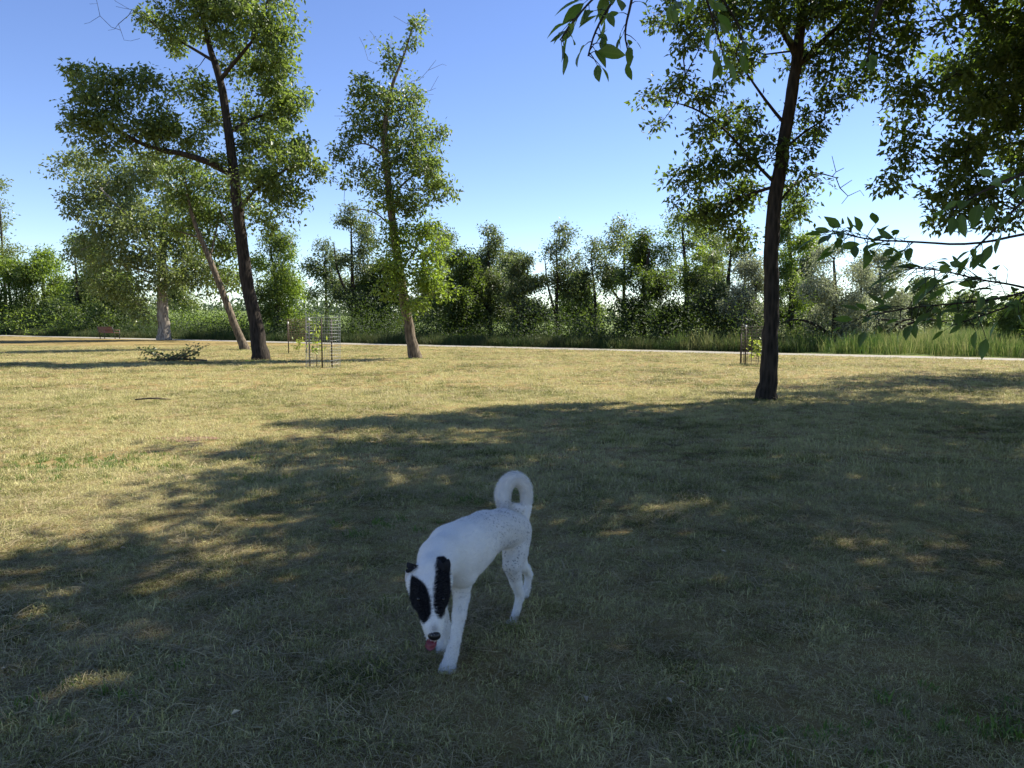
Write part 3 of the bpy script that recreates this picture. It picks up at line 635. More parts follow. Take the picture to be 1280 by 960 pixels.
leaf_mass('sunny_shrubs', 'bright green shrubs in the sun beyond the grey trunk', 'shrubs', np.column_stack([xx, yy, hh * .6]), np.column_stack([hh * 1.3, hh * 1.3, hh]), 160, .22, M['leaf_bright'], 6)
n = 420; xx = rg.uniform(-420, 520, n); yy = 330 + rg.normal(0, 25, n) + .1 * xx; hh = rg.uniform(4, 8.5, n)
leaf_mass('far_woods', 'distant wooded line along the horizon', 'woods', np.column_stack([xx, yy, hh * .45]), np.column_stack([hh * 1.5, hh * 1.0, hh * .8]), 150, 1.6, M['leaf_hazed'], 7)

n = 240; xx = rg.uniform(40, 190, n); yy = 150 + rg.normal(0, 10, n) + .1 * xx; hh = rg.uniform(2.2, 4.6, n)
leaf_mass('riverside_woods', 'bluish low woods beyond the bright grass at the right edge', 'woods', np.column_stack([xx, yy, hh * .4]), np.column_stack([hh * 1.6, hh, hh * .75]), 170, .8, M['leaf_hazed'], 17)
# ------------------------------------------------------------------ park bench
wood = plain('bench_wood', (.13, .05, .035), .6, var=.25, scale=30); iron = plain('bench_iron', (.05, .05, .05), .5, .6, .2)
bp_ = G(135, 423.5)
bench = thing('park_bench', 'reddish brown slatted park bench beside the far path', 'bench', bp_, rz=R(-28))
def part(name, mb, mats, parent, smooth=False): return add(name, mb.mesh(name, mats, smooth), parent)
for q in range(5):
    mb = MB(); mb.box((0, -.05 + q * .10, .44), (1.75, .085, .035)); part('seat_slat', mb, [wood], bench)
for q in range(4):
    mb = MB(); mb.box((0, -.13 - q * .028, .52 + q * .105), (1.75, .03, .09), tilt=.25); part('back_slat', mb, [wood], bench)
for sx_ in (-.86, .86):
    mb = MB(); mb.tube([(sx_, .33, 0), (sx_, .33, .62)], [.03, .03], 6); part('leg', mb, [iron], bench)
    mb = MB(); mb.tube([(sx_, -.02, 0), (sx_, -.10, .45), (sx_, -.24, .9)], [.03, .03, .025], 6); part('leg', mb, [iron], bench)
    mb = MB(); mb.box((sx_, .12, .645), (.07, .52, .035)); part('armrest', mb, [wood], bench)

# ------------------------------------------------------------------ tree guards
wire = plain('galvanised_wire', (.32, .33, .33), .45, .7, .15); rust = plain('rusty_wire', (.16, .10, .07), .8, .3, .3)
postm = plain('steel_post', (.06, .045, .035), .7, .3, .3); pale = plain('post_tip', (.7, .7, .66), .6)
def guard(name, label, c, r, z0, z1, posts, wm, sap, seed, dx=.0, wr=.0035, ring=.1):
    c = np.array(c); root = thing(name, label, 'tree guard', c, 'wire cages round young trees'); rg_ = np.random.default_rng(seed)
    mb = MB(); a = np.linspace(0, 2 * math.pi, 25)
    nr = int((z1 - z0) / ring) + 1
    for q in range(nr):
        z = z0 + q * ring; mb.tube(np.column_stack([r * np.cos(a) + dx * (z / z1), r * np.sin(a), np.full(25, z) + .012 * np.sin(3 * a + q)]), np.full(25, wr), 4, cap=False)
    for t in np.linspace(0, 2 * math.pi, 21)[:-1]:
        mb.tube([(r * math.cos(t), r * math.sin(t), z0), (r * math.cos(t) + dx, r * math.sin(t), z1)], [wr, wr], 4, cap=False)
    part('wire_mesh', mb, [wm], root)
    for (ax, ay, h, tip) in posts:
        mb = MB(); mb.box((ax, ay, h / 2), (.035, .035, h)); mb.box((ax, ay + .012, h / 2), (.012, .05, h)); o = part('post', mb, [postm], root)
        if tip: mb = MB(); mb.box((ax, ay, h - .055), (.046, .06, .12)); part('post_tip', mb, [pale], o)
    # sapling inside is a thing of its own
    s_root = thing('sapling', sap[0], 'young tree', c + np.array((sap[3], 0, 0)), 'young trees inside wire cages')
    mb = MB(); h = sap[1]; mb.tube([(0, 0, 0), (.03, 0, h * .5), (0, .02, h)], [.012, .009, .004], 5)
    for q in range(7):
        t = a_ = rg_.uniform(0, 6.28); z = h * rg_.uniform(.3, .95); mb.tube([(0, 0, z), (math.cos(a_) * .18, math.sin(a_) * .18, z + .12)], [.005, .002], 3)
    part('stem', mb, [M['twig']], s_root)
    n_ = sap[2]; C = np.column_stack([rg_.normal(0, .13, n_), rg_.normal(0, .13, n_), h * rg_.uniform(.35, 1.08, n_)])
    v_, t_ = leaves_arrays(C, rand_unit(rg_, n_) + np.array((0, 0, -.3)), rand_unit(rg_, n_) + np.array((0, 0, .6)), rg_.uniform(.10, .17, n_), rg_.uniform(.05, .085, n_))
    add('foliage', mesh_np('foliage', v_, [t_], [M['leaf_sap']]), s_root)
c = G(404, 459)
guard('tree_guard', 'tall grey wire tree guard on dark posts, nearest of the two on the left', c, .52, .03, 1.62, [(.10, -.52, 1.5, 0), (.33, -.25, 1.48, 0), (-.46, .2, 1.5, 1)], wire, ('spindly sapling with few leaves inside the grey wire guard', 1.3, 90, -.2), 1, .03)
c = G(372, 442)
guard('tree_guard', 'brownish wire tree guard with a white tipped post, behind the grey one', c, .40, .55, 1.5, [(-.38, 0, 1.35, 1), (.38, .05, 1.3, 0)], rust, ('low yellow green sapling inside the brown wire guard', .6, 60, .05), 2)
c = G(945, 456)
guard('tree_guard', 'dark wire tree guard partly hidden behind the foreground tree trunk', c, .48, .03, 1.32, [(-.40, -.15, 1.28, 1), (-.46, .15, 1.0, 0), (.4, .1, 1.2, 0)], postm, ('bright yellow green sapling beside the foreground trunk', .78, 110, .06), 3, wr=.005)

wc = make_clumps('weed_clump', 4, 26, .09, .010, .07, M['weed'], lean=.8, seed=41, flat=.3)
wp = []
for (px, py, rx_, n_) in [(50, 590, .9, 150), (120, 575, .5, 50), (1215, 905, .25, 26), (1000, 935, .16, 14), (600, 622, .3, 20), (330, 600, .3, 16), (90, 870, .2, 12), (470, 655, .25, 14), (958, 501, .26, 46), (327, 451, .5, 50), (519, 449, .4, 40), (306, 438, .4, 24)]:
    c_ = G(px, py); wp.append(np.column_stack([c_[0] + rg.normal(0, rx_, n_), c_[1] + rg.normal(0, rx_ * .45, n_), np.zeros(n_)]))
wp = np.vstack(wp)
scatter('weeds', wp, rg.uniform(.35, .8, len(wp)), wc, 'scattered brighter green weeds growing through the dry lawn', 'weeds', seed=6)

# ------------------------------------------------------------------ fallen branch, stick
c = G(217, 452)
root = thing('fallen_branch', 'cut leafy branch lying on the lawn in front of the grey trunk', 'branch', c)
rg_ = np.random.default_rng(31); mb = MB(); Ls = []
for q in range(26):
    a = rg_.uniform(-.5, .5) + (math.pi if rg_.random() < .4 else 0); l = rg_.uniform(.5, 1.15); e = rg_.uniform(.05, .6)
    s0 = np.array((rg_.uniform(-.4, .4), rg_.uniform(-.25, .25), .05)); e1 = s0 + np.array((math.cos(a) * l, math.sin(a) * l * .6, e * l))
    mid = (s0 + e1) / 2 + rg_.normal(0, .05, 3); mid[2] = max(mid[2], .05); mb.tube([s0, mid, e1], [.018, .012, .004], 5)
    for t in np.linspace(.4, 1, 14): Ls.append(s0 + (e1 - s0) * t + rg_.normal(0, .06, 3))
mb.tube([(-.9, 0, .06), (0, .05, .1), (1.2, -.1, .05)], [.02, .04, .03], 7)
part('stem', mb, [M['bark_mid']], root)
Ls = np.array(Ls); Ls[:, 2] = np.maximum(Ls[:, 2], .03); n_ = len(Ls)
v_, t_ = leaves_arrays(Ls, rand_unit(rg_, n_), rand_unit(rg_, n_), rg_.uniform(.08, .16, n_), rg_.uniform(.04, .08, n_))
add('foliage', mesh_np('foliage', v_, [t_], [M['leaf_grey']]), root)
c = G(190, 503); mb = MB(); mb.tube([(-.3, 0, .05), (-.05, .04, .07), (.35, -.02, .06)], [.015, .018, .008], 6); mb.tube([(-.05, .04, .07), (.1, .16, .08)], [.01, .005], 5)
add('stick', mb.mesh('stick', [M['bark_mid']], True), None, c, label='short dark stick lying on the sunlit lawn at left', category='stick')
litter = plain('litter', (.46, .38, .24), .7, var=.3)
me_l = mesh_np('fallen_leaf', [(0, 0, 0), (.009, .016, .010), (.002, .038, .006), (-.009, .015, .012), (0, .018, 0)], [[(0, 1, 4), (1, 2, 4), (2, 3, 4), (3, 0, 4)]], [litter])
litter_spots = [(289, 910, 'pale dry leaf at lower left, the brightest scrap on the foreground grass'), (326, 792, 'small dry leaf left of the front paws of the dog'), (399, 608, 'dry leaf left of the dog tail near the edge of the shade'),
 (309, 659, 'dry leaf in the shade under the left end of the shadow edge'), (367, 745, 'dry leaf halfway between the left edge and the dog head'), (10, 850, 'dry leaf lying at the left edge of the lawn'), (445, 690, 'dry leaf just left of the ears of the dog'),
 (730, 885, 'dry leaf right of and nearer than the front paws of the dog'), (908, 700, 'dry leaf alone in the shade right of the hind paws'), (1095, 745, 'farther right one of two dry leaves in the right hand shade'), (1048, 750, 'nearer the dog of two dry leaves in the right hand shade'),
 (300, 567, 'dry leaf by the lit lawn at the tip of the shadow'), (150, 695, 'dry leaf on sunlit grass at the far left'), (846, 868, 'uppermost of three dry leaves in the lower right foreground'), (895, 880, 'right hand one of three dry leaves in the lower right foreground'),
 (468, 612, 'dry leaf farthest up the lawn, left of the curled tail'), (840, 895, 'lowest of three dry leaves in the lower right foreground'), (1115, 865, 'dry leaf near the lower right corner')]
for q, (px, py, lab) in enumerate(litter_spots):
    o = add('fallen_leaf', me_l, None, G(px, py) + np.array((0, 0, .05)), label=lab, category='leaf', group='pale dry leaves scattered on the lawn')
    o.rotation_euler = (rg_.uniform(-.5, .5), rg_.uniform(-.5, .5), rg_.uniform(0, 6.28))

# ------------------------------------------------------------------ near overhanging tree with individual leaves
trunkp = [(4.7, 1.7, 0), (4.6, 1.8, 1.5), (4.5, 1.8, 3.0), (4.4, 1.9, 4.6), (4.3, 1.9, 6.5)]
near = thing('box_elder_tree', 'tree beside the camera whose big leaved branches hang into the right and top', 'tree', (4.7, 1.7, 0))
nb = MB(); off = np.array((4.7, 1.7, 0))
nb.tube(np.array(trunkp) - off, [.17, .14, .12, .09, .03], 12)
leafpos = []   # (point, direction, size)
rg_ = np.random.default_rng(55)
def branch(pts, r0, r1=.003):
    pts = np.array(pts, float)
    for _ in range(2):
        m = [pts[0]]
        for q in range(len(pts) - 1): m += [pts[q] * .75 + pts[q + 1] * .25, pts[q] * .25 + pts[q + 1] * .75]
        m.append(pts[-1]); pts = np.array(m)
    nb.tube(pts - off, np.linspace(r0, r1, len(pts)), 6)
    return pts
def leaves_along(pts, t0, n, size, spread=.05, side_len=.12, stems=True):
    m = len(pts)
    for q in range(n):
        t = t0 + (1 - t0) * (q + rg_.random()) / n; f = t * (m - 1); i_ = min(int(f), m - 2); p = pts[i_] * (1 - f + i_) + pts[i_ + 1] * (f - i_)
        tg = pts[i_ + 1] - pts[i_]; tg /= np.linalg.norm(tg) + 1e-9
        s = np.cross(tg, (0, 0, 1)); s /= np.linalg.norm(s) + 1e-9
        dv = s * rg_.choice([-1, 1]) * rg_.uniform(.4, 1) + np.array((0, 0, 1)) * rg_.uniform(-1, .6) + tg * rg_.uniform(.1, .8); dv /= np.linalg.norm(dv)
        e = p + dv * side_len * rg_.uniform(.3, 1); 
        if stems: nb.tube(np.array([p, (p + e) / 2 + (0, 0, .004), e]) - off, [.0022, .0016, .001], 3, cap=False)
        leafpos.append((e, dv + np.array((0, 0, -.12)) + tg * .35 + rg_.normal(0, .25, 3), size * rg_.uniform(.5, 1.2)))
# limb to the right-hand sprays
b1 = branch([(4.5, 1.8, 2.6), (3.6, 2.6, 2.35), (2.7, 3.2, 1.95), P(1290, 362, 3.3)], .04, .007)
b1a = branch([P(1290, 362, 3.3), P(1262, 355, 3.3), P(1225, 350, 3.3), P(1180, 338, 3.25), P(1140, 335, 3.2)], .006, .002)
b1b = branch([(2.7, 3.2, 1.95), P(1290, 290, 3.3), P(1215, 307, 3.3), P(1140, 302, 3.3), P(1085, 300, 3.25), P(1040, 288, 3.2)], .008, .002)
b1c = branch([P(1290, 362, 3.3), P(1250, 374, 3.3), P(1190, 380, 3.3), P(1140, 384, 3.25), P(1080, 396, 3.2)], .006, .002)
b1d = branch([P(1290, 362, 3.3), P(1270, 380, 3.3), P(1235, 392, 3.25), P(1205, 402, 3.2)], .005, .002)
leaves_along(b1b, .58, 50, .08, side_len=.11); leaves_along(b1a, .30, 56, .08, side_len=.14); leaves_along(b1c, .12, 66, .075, side_len=.11); leaves_along(b1d, .1, 16, .08)
# broad dark leaves at right edge
b2 = branch([(2.7, 3.2, 1.95), P(1330, 200, 3.2), P(1285, 215, 3.2), P(1235, 235, 3.15), P(1190, 262, 3.1)], .012, .003)
b2b = branch([P(1330, 200, 3.2), P(1275, 255, 3.3), P(1230, 300, 3.3), P(1215, 315, 3.3)], .008, .003)
leaves_along(b2, .3, 16, .10, side_len=.12); leaves_along(b2b, .2, 14, .09, side_len=.1)
b3 = branch([(4.5, 1.8, 3.0), (3.4, 2.4, 3.4), P(1200, -90, 3.4), P(1125, -40, 3.4), P(1090, 20, 3.4), P(1084, 78, 3.4)], .03, .002)
leaves_along(b3, .88, 4, .10, side_len=.05)
# limb over the top
b4 = branch([(4.4, 1.9, 3.9), (3.0, 2.3, 3.75), (1.7, 2.6, 3.2), P(850, -110, 2.7), P(800, -60, 2.65)], .05, .010)
t1 = branch([P(800, -60, 2.65), P(760, -20, 2.6), P(725, 15, 2.55), P(700, 50, 2.5)], .006, .002)
t2 = branch([P(800, -60, 2.65), P(770, -5, 2.6), P(745, 35, 2.55), P(735, 70, 2.5)], .006, .002)
t3 = branch([P(800, -60, 2.65), P(790, 0, 2.7), P(780, 40, 2.75), P(785, 65, 2.75)], .006, .002)
leaves_along(t1, .30, 18, .085, side_len=.07); leaves_along(t2, .30, 18, .085, side_len=.07); leaves_along(t3, .35, 9, .07, side_len=.05)
t4 = branch([P(850, -110, 2.7), P(870, -40, 3.0), P(890, 20, 3.1), P(905, 70, 3.1)], .007, .002)
t5 = branch([P(850, -110, 2.7), P(830, -30, 3.0), P(840, 0, 3.0)], .006, .002)
t6 = branch([P(870, -40, 3.0), P(920, 20, 3.1), P(930, 60, 3.1)], .005, .002)
leaves_along(t4, .45, 14, .08, side_len=.07); leaves_along(t5, .5, 6, .08, side_len=.06); leaves_along(t6, .5, 9, .08, side_len=.06)
add('trunk', nb.mesh('trunk', [M['bark']], True), near)
# leaf meshes
def leaf_shape(seed):
    r_ = np.random.default_rng(seed); L0 = 1.0; xs_ = [0, .12, .3, .5, .72, .9, 1.0]; ws_ = [.010, .10, .19, .205, .15, .06, 0.0]
    V_ = []; cur = r_.uniform(.05, .25); fold = r_.uniform(.15, .4)
    for x_, w_ in zip(xs_, ws_):
        z_ = -cur * x_ * x_
        V_ += [(x_, -w_ * r_.uniform(.88, 1.1), z_ + w_ * fold), (x_, 0, z_), (x_, w_ * r_.uniform(.88, 1.1), z_ + w_ * fold)]
    Q_ = []
    for q in range(6):
        a_ = q * 3; Q_ += [(a_, a_ + 1, a_ + 4, a_ + 3), (a_ + 1, a_ + 2, a_ + 5, a_ + 4)]
    return mesh_np('leaf', V_, [np.array(Q_)], [M['leaf_near']], True)
lm = [leaf_shape(q) for q in range(6)]
from mathutils import Matrix
for (e, dv, sz) in leafpos[:300]:
    X_ = Vector(dv).normalized(); up = Vector(rg_.normal(0, .6, 3)) + Vector((0, 0, 1)); Y_ = up.cross(X_).normalized(); Z_ = X_.cross(Y_)
    mt_ = Matrix(((X_.x, Y_.x, Z_.x), (X_.y, Y_.y, Z_.y), (X_.z, Y_.z, Z_.z))).to_4x4()
    o = bpy.data.objects.new('leaf', lm[rg_.integers(6)]); col.objects.link(o); o.parent = near
    e = np.array(e) - off; o.matrix_local = Matrix.Translation(Vector(e)) @ mt_ @ Matrix.Scale(float(sz), 4)
# the crown above and behind the camera
rg_ = np.random.default_rng(66); n_ = 420; C = np.array((3.2, .6, 6.3)) + rand_unit(rg_, n_) * rg_.random((n_, 1)) ** .5 * np.array((4.8, 3.6, 1.7))
rep = np.repeat(np.arange(n_), 26); c_ = C[rep] + rg_.normal(0, .22, (len(rep), 3)); ls = rg_.uniform(.11, .17, len(rep))
v_, t_ = leaves_arrays(c_ - off, rand_unit(rg_, len(rep)), rand_unit(rg_, len(rep)) + np.array((0, 0, .7)), ls, ls * .55)
add('crown', mesh_np('crown', v_, [t_], [M['leaf_dark']]), near, kind='stuff')

#DOG
# ------------------------------------------------------------------ dog
H_ = .006
lo = np.array((-.62, 2.68, -.03)); hi = np.array((.22, 4.22, .86))
dims = np.ceil((hi - lo) / H_).astype(int)
gx = [lo[q] + H_ * np.arange(dims[q]) for q in range(3)]
Fld = np.full(dims, 1.0, np.float32)
def smin_into(fn, blo, bhi, k):
    i0 = np.maximum(0, ((blo - lo) / H_).astype(int)); i1 = np.minimum(dims, ((bhi - lo) / H_).astype(int) + 1)
    sl = tuple(slice(a_, b_) for a_, b_ in zip(i0, i1)); X_, Y_, Z_ = np.meshgrid(*[gx[q][sl[q]] for q in range(3)], indexing='ij')
    v = fn(X_, Y_, Z_).astype(np.float32); f = Fld[sl]; h = np.clip(.5 + .5 * (f - v) / k, 0, 1)
    Fld[sl] = f * (1 - h) + v * h - k * h * (1 - h)
def cone(a_, b_, ra, rb, k=.02, fx=1.0):
    a_ = np.array(a_, float); b_ = np.array(b_, float); mr_ = max(ra, rb) + 3 * k + .02
    ab = b_ - a_; L2 = max(ab.dot(ab), 1e-9)
    def fn(X_, Y_, Z_):
        t = np.clip(((X_ - a_[0]) * ab[0] + (Y_ - a_[1]) * ab[1] + (Z_ - a_[2]) * ab[2]) / L2, 0, 1)
        dx = X_ - a_[0] - t * ab[0]; dy = Y_ - a_[1] - t * ab[1]; dz = Z_ - a_[2] - t * ab[2]
        return np.sqrt(dx * dx + dy * dy + dz * dz) - (ra + (rb - ra) * t)
    smin_into(fn, np.minimum(a_, b_) - mr_, np.maximum(a_, b_) + mr_, k)
def chainc(lst, k=.02):
    for q in range(len(lst) - 1): cone(lst[q][0], lst[q + 1][0], lst[q][1], lst[q + 1][1], k)
# torso
chainc([(P(643, 662, 3.80), .084), (P(627, 661, 3.70), .091), (P(606, 667, 3.56), .100), (P(588, 680, 3.45), .116), (P(570, 690, 3.34), .120), (P(560, 697, 3.28), .108)], .03)
cone(P(578, 698, 3.40), P(566, 706, 3.30), .102, .088, .03)            # deep chest
chainc([(P(562, 690, 3.28), .098), (P(550, 698, 3.17), .085), (P(541, 714, 3.05), .068)], .03)   # neck
cone(P(556, 676, 3.33), P(578, 716, 3.31), .062, .066, .012)      # shoulder blade standing proud
cone(P(645, 674, 3.80), P(643, 698, 3.76), .070, .052, .012)      # thigh muscle
# head
HD = [(P(538, 719, 3.02), .066), (P(538, 737, 2.975), .064), (P(538, 755, 2.93), .054), (P(540, 770, 2.90), .042), (P(541.5, 783, 2.875), .034), (P(542.5, 791, 2.865), .028)]
chainc(HD, .018)
cone(P(524.5, 728, 3.01), P(528, 750, 2.97), .052, .044, .015); cone(P(550, 726, 3.01), P(548, 750, 2.97), .050, .040, .015)   # cheeks / brows
chainc([(P(539, 762, 3.0), .042), (P(540, 790, 2.945), .026), (P(540, 802, 2.925), .017)], .012)     # lower jaw, mouth open
# front leg in front (dog's left)
chainc([(P(572, 706, 3.34), .070), (P(576, 728, 3.37), .048), (P(577, 746, 3.36), .035), (P(574, 768, 3.30), .029), (P(569, 800, 3.255), .0225), (P(565, 816, 3.235), .0265), (P(560.5, 832, 3.21), .029), (P(557.5, 842, 3.18), .024)], .011)
cone(P(579, 744, 3.38), P(582, 740, 3.40), .022, .014, .01)      # elbow
for q, dx_ in enumerate((-.022, -.007, .008, .022)):
    cone(P(559, 834, 3.20) + (dx_, 0, 0), P(557, 846, 3.155) + (dx_ * 1.15, 0, -.004 - .003 * abs(q - 1.5)), .014, .0115, .005)
# front leg behind
chainc([(P(547, 710, 3.30), .058), (P(546, 732, 3.38), .040), (P(550, 755, 3.42), .029), (P(556, 785, 3.40), .027), (P(553, 808, 3.385), .022), (P(548, 824, 3.36), .024)], .016)
for q, dx_ in enumerate((-.020, -.007, .007, .020)):
    cone(P(548, 822, 3.36) + (dx_, 0, 0), P(544, 833, 3.32) + (dx_ * 1.15, 0, 0), .013, .0105, .005)
# hind leg planted
chainc([(P(646, 668, 3.81), .070), (P(644, 690, 3.77), .060), (P(640, 706, 3.73), .044), (P(645, 727, 3.77), .029), (P(650, 745, 3.80), .021), (P(646, 762, 3.78), .0175), (P(641, 777, 3.745), .020)], .012)
cone(P(649, 744, 3.815), P(651, 742, 3.83), .016, .012, .01)
for q, dx_ in enumerate((-.020, -.007, .007, .020)):
    cone(P(640, 779, 3.73) + (dx_, 0, 0), P(637.5, 786, 3.675) + (dx_ * 1.1, 0, 0), .014, .011, .005)
# hind leg lifted behind
chainc([(P(638, 668, 3.86), .068), (P(646, 690, 3.88), .052), (P(650, 706, 3.90), .036), (P(657, 711, 3.97), .024), (P(661, 718, 4.01), .019), (P(659, 733, 4.01), .0165), (P(657, 743, 3.99), .019)], .016)
# tail
TL_ = [(P(650, 656, 3.86), .030), (P(655, 642, 3.885), .028), (P(658, 625, 3.90), .026), (P(656.5, 609, 3.90), .028), (P(647, 600, 3.89), .030), (P(636, 603, 3.87), .031), (P(630, 613, 3.85), .032), (P(628, 625, 3.83), .028), (P(628, 633, 3.82), .018)]
TL = [(P(650, 656, 3.86), .036), (P(656, 640, 3.885), .030), (P(659, 622, 3.90), .028), (P(656.5, 607, 3.90), .032), (P(647, 598, 3.89), .035), (P(636, 601, 3.87), .037), (P(629.5, 611, 3.85), .038), (P(628, 623, 3.83), .037), (P(631, 634, 3.81), .030)]
for _ in range(2):      # round the curl off
    t2 = [TL[0]]
    for q_ in range(len(TL) - 1):
        (a1, b1_), (a2, b2_) = TL[q_], TL[q_ + 1]; t2 += [(a1 * .75 + a2 * .25, b1_ * .75 + b2_ * .25), (a1 * .25 + a2 * .75, b1_ * .25 + b2_ * .75)]
    TL = t2 + [TL[-1]]
chainc(TL, .004)
cone(P(640, 634, 3.83), P(650, 636, 3.85), .022, .026, .01)

def surface_nets(Fd):
    s = Fd < 0; nx_, ny_, nz_ = Fd.shape
    c = [(dx, dy, dz) for dx in (0, 1) for dy in (0, 1) for dz in (0, 1)]
    cs = np.zeros((nx_ - 1, ny_ - 1, nz_ - 1), np.int16)
    for dx, dy, dz in c: cs += s[dx:nx_ - 1 + dx, dy:ny_ - 1 + dy, dz:nz_ - 1 + dz]
    act = (cs > 0) & (cs < 8); I_ = np.argwhere(act); vid = np.full(act.shape, -1, np.int64); vid[act] = np.arange(len(I_))
    sm = np.zeros((len(I_), 3)); ct = np.zeros(len(I_))
    for a_ in c:
        for ax in range(3):
            if a_[ax]: continue
            b_ = list(a_); b_[ax] = 1
            fa = Fd[I_[:, 0] + a_[0], I_[:, 1] + a_[1], I_[:, 2] + a_[2]]; fb = Fd[I_[:, 0] + b_[0], I_[:, 1] + b_[1], I_[:, 2] + b_[2]]
            cr_ = (fa < 0) != (fb < 0); t = np.where(cr_, fa / np.where(cr_, fa - fb, 1), 0)
            p_ = np.tile(np.array(a_, float), (len(I_), 1)); p_[:, ax] += t; sm += p_ * cr_[:, None]; ct += cr_
    V_ = I_ + sm / ct[:, None]; Q_ = []
    for ax in range(3):
        u_, w_ = (ax + 1) % 3, (ax + 2) % 3
        sl0 = [slice(1, -1)] * 3; sl0[ax] = slice(0, -1); sl1 = list(sl0); sl1[ax] = slice(1, None)
        a_ = s[tuple(sl0)]; b_ = s[tuple(sl1)]; E = np.argwhere(a_ != b_); fl = a_[a_ != b_]
        base_ = E + 1; base_[:, ax] -= 1
        def vv(du, dw):
            q_ = base_.copy(); q_[:, u_] -= du; q_[:, w_] -= dw; return vid[q_[:, 0], q_[:, 1], q_[:, 2]]
        q4 = np.stack([vv(0, 0), vv(1, 0), vv(1, 1), vv(0, 1)], -1); q4[~fl] = q4[~fl][:, ::-1]; Q_.append(q4)
    Q_ = np.vstack(Q_); Q_ = Q_[(Q_ >= 0).all(1)]
    return V_ * H_ + lo, Q_
DV, DQ = surface_nets(Fld)
# one smoothing pass
for _ in range(2):
    acc_ = np.zeros_like(DV); cn = np.zeros(len(DV))
    for q in range(4):
        np.add.at(acc_, DQ[:, q], DV[DQ[:, (q + 1) % 4]]); np.add.at(cn, DQ[:, q], 1)
    DV = DV * .5 + .5 * acc_ / np.maximum(cn, 1)[:, None]
# vertex normals
fn_ = np.cross(DV[DQ[:, 2]] - DV[DQ[:, 0]], DV[DQ[:, 3]] - DV[DQ[:, 1]]); DN = np.zeros_like(DV)
for q in range(4): np.add.at(DN, DQ[:, q], fn_)
DN /= np.linalg.norm(DN, axis=1)[:, None] + 1e-12
# coat pattern
def inpoly(x_, y_, poly):
    r_ = np.zeros(len(x_), bool); n_ = len(poly); j_ = n_ - 1
    for i_ in range(n_):
        xi, yi = poly[i_]; xj, yj = poly[j_]
        r_ ^= ((yi > y_) != (yj > y_)) & (x_ < (xj - xi) * (y_ - yi) / (yj - yi + 1e-9) + xi); j_ = i_
    return r_
PL = [(514.4, 719), (521, 722), (527.5, 727), (533, 734), (537, 745), (538.5, 757), (538.5, 768), (535, 775), (530, 781), (524, 774), (518, 766), (514, 759), (511.5, 749), (512, 736), (512.5, 726)]
PR = [(546, 696), (563, 695), (562, 714), (563, 729), (563.5, 742), (561, 752), (557.5, 761), (554, 769), (551, 774), (547, 772), (543.4, 767), (541, 755), (541, 736), (543.8, 717.5), (543, 708)]
qx, qy = proj(DV); face = (DV[:, 1] < 3.06) & (DN[:, 1] < .25)
# soft-edged masks from jittered membership
msk = np.zeros(len(DV)); rg_ = np.random.default_rng(9)
for _ in range(12):
    jx, jy = rg_.normal(0, .5, 2); msk += (inpoly(qx + jx, qy + jy, PL) | inpoly(qx + jx, qy + jy, PR)) & face
msk /= 12
muz = np.exp(-(((qx - 542.5) / 5) ** 2 + ((qy - 786) / 6) ** 2)) * (DV[:, 1] < 3.0) * .55      # smutty bridge above the nose
tick = np.clip((DV[:, 1] - 3.36) / .12, 0, 1) * np.clip(1.2 - (DV[:, 1] - 3.83) / .03, 0, 1) * (DV[:, 2] > .2)
legs = ((DV[:, 1] < 3.5) & (DV[:, 2] < .33) & (DV[:, 2] > .07) & (DV[:, 1] > 3.1)) * .35
tick = np.clip(tick + legs, 0, 1)
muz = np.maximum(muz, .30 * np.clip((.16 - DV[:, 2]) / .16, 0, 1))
tpts = np.array([q_[0] for q_ in TL[1:]]); tick[(np.min(np.linalg.norm(DV[:, None] - tpts[None], axis=2), axis=1) < .055) & (DV[:, 2] > .6)] = 0
dog = thing('dog', 'white dog with black eye patches and curled tail walking with its head down', 'dog', (-.15, 3.45, 0))
doff = np.array((-.15, 3.45, 0))
m, N, L = new_mat('dog_coat'); b = N["Principled BSDF"]; b.inputs['Roughness'].default_value = .9; b.inputs['Specular IOR Level'].default_value = .08
at1 = N.new("ShaderNodeAttribute"); at1.attribute_name = 'patch'; at2 = N.new("ShaderNodeAttribute"); at2.attribute_name = 'tick'; at3 = N.new("ShaderNodeAttribute"); at3.attribute_name = 'smut'
g = N.new("ShaderNodeNewGeometry"); pos = g.outputs['Position']
vn = N.new("ShaderNodeTexVoronoi"); vn.inputs['Scale'].default_value = 75; nz = N.new("ShaderNodeTexNoise"); nz.inputs['Scale'].default_value = 14
mp_ = N.new("ShaderNodeVectorMath"); mp_.operation = 'MULTIPLY_ADD'; L.new(nz.outputs[1], mp_.inputs[0]); mp_.inputs[1].default_value = (.05, .05, .05); L.new(pos, nz.inputs['Vector']); L.new(pos, mp_.inputs[2]); L.new(mp_.outputs[0], vn.inputs['Vector'])
sp = ramp(N, L, vn.outputs['Distance'], [(.16, (1, 1, 1)), (.42, (0, 0, 0))])
nn = noise(N, L, pos, 22, 3); gate = ramp(N, L, nn, [(.36, (0, 0, 0)), (.54, (1, 1, 1))])
tk = mixc(N, L, 1.0, sp, gate, 'MULTIPLY'); tk = mixc(N, L, 1.0, tk, at2.outputs['Color'], 'MULTIPLY')
white = mixc(N, L, noise(N, L, pos, 9, 3), (.76, .74, .69), (.87, .85, .80))
under = mixc(N, L, .22, white, (.42, .42, .43))
cc = mixc(N, L, at2.outputs['Fac'], white, under)
tkv = N.new("ShaderNodeMath"); tkv.operation = 'MULTIPLY'; L.new(tk, tkv.inputs[0]); tkv.inputs[1].default_value = .85
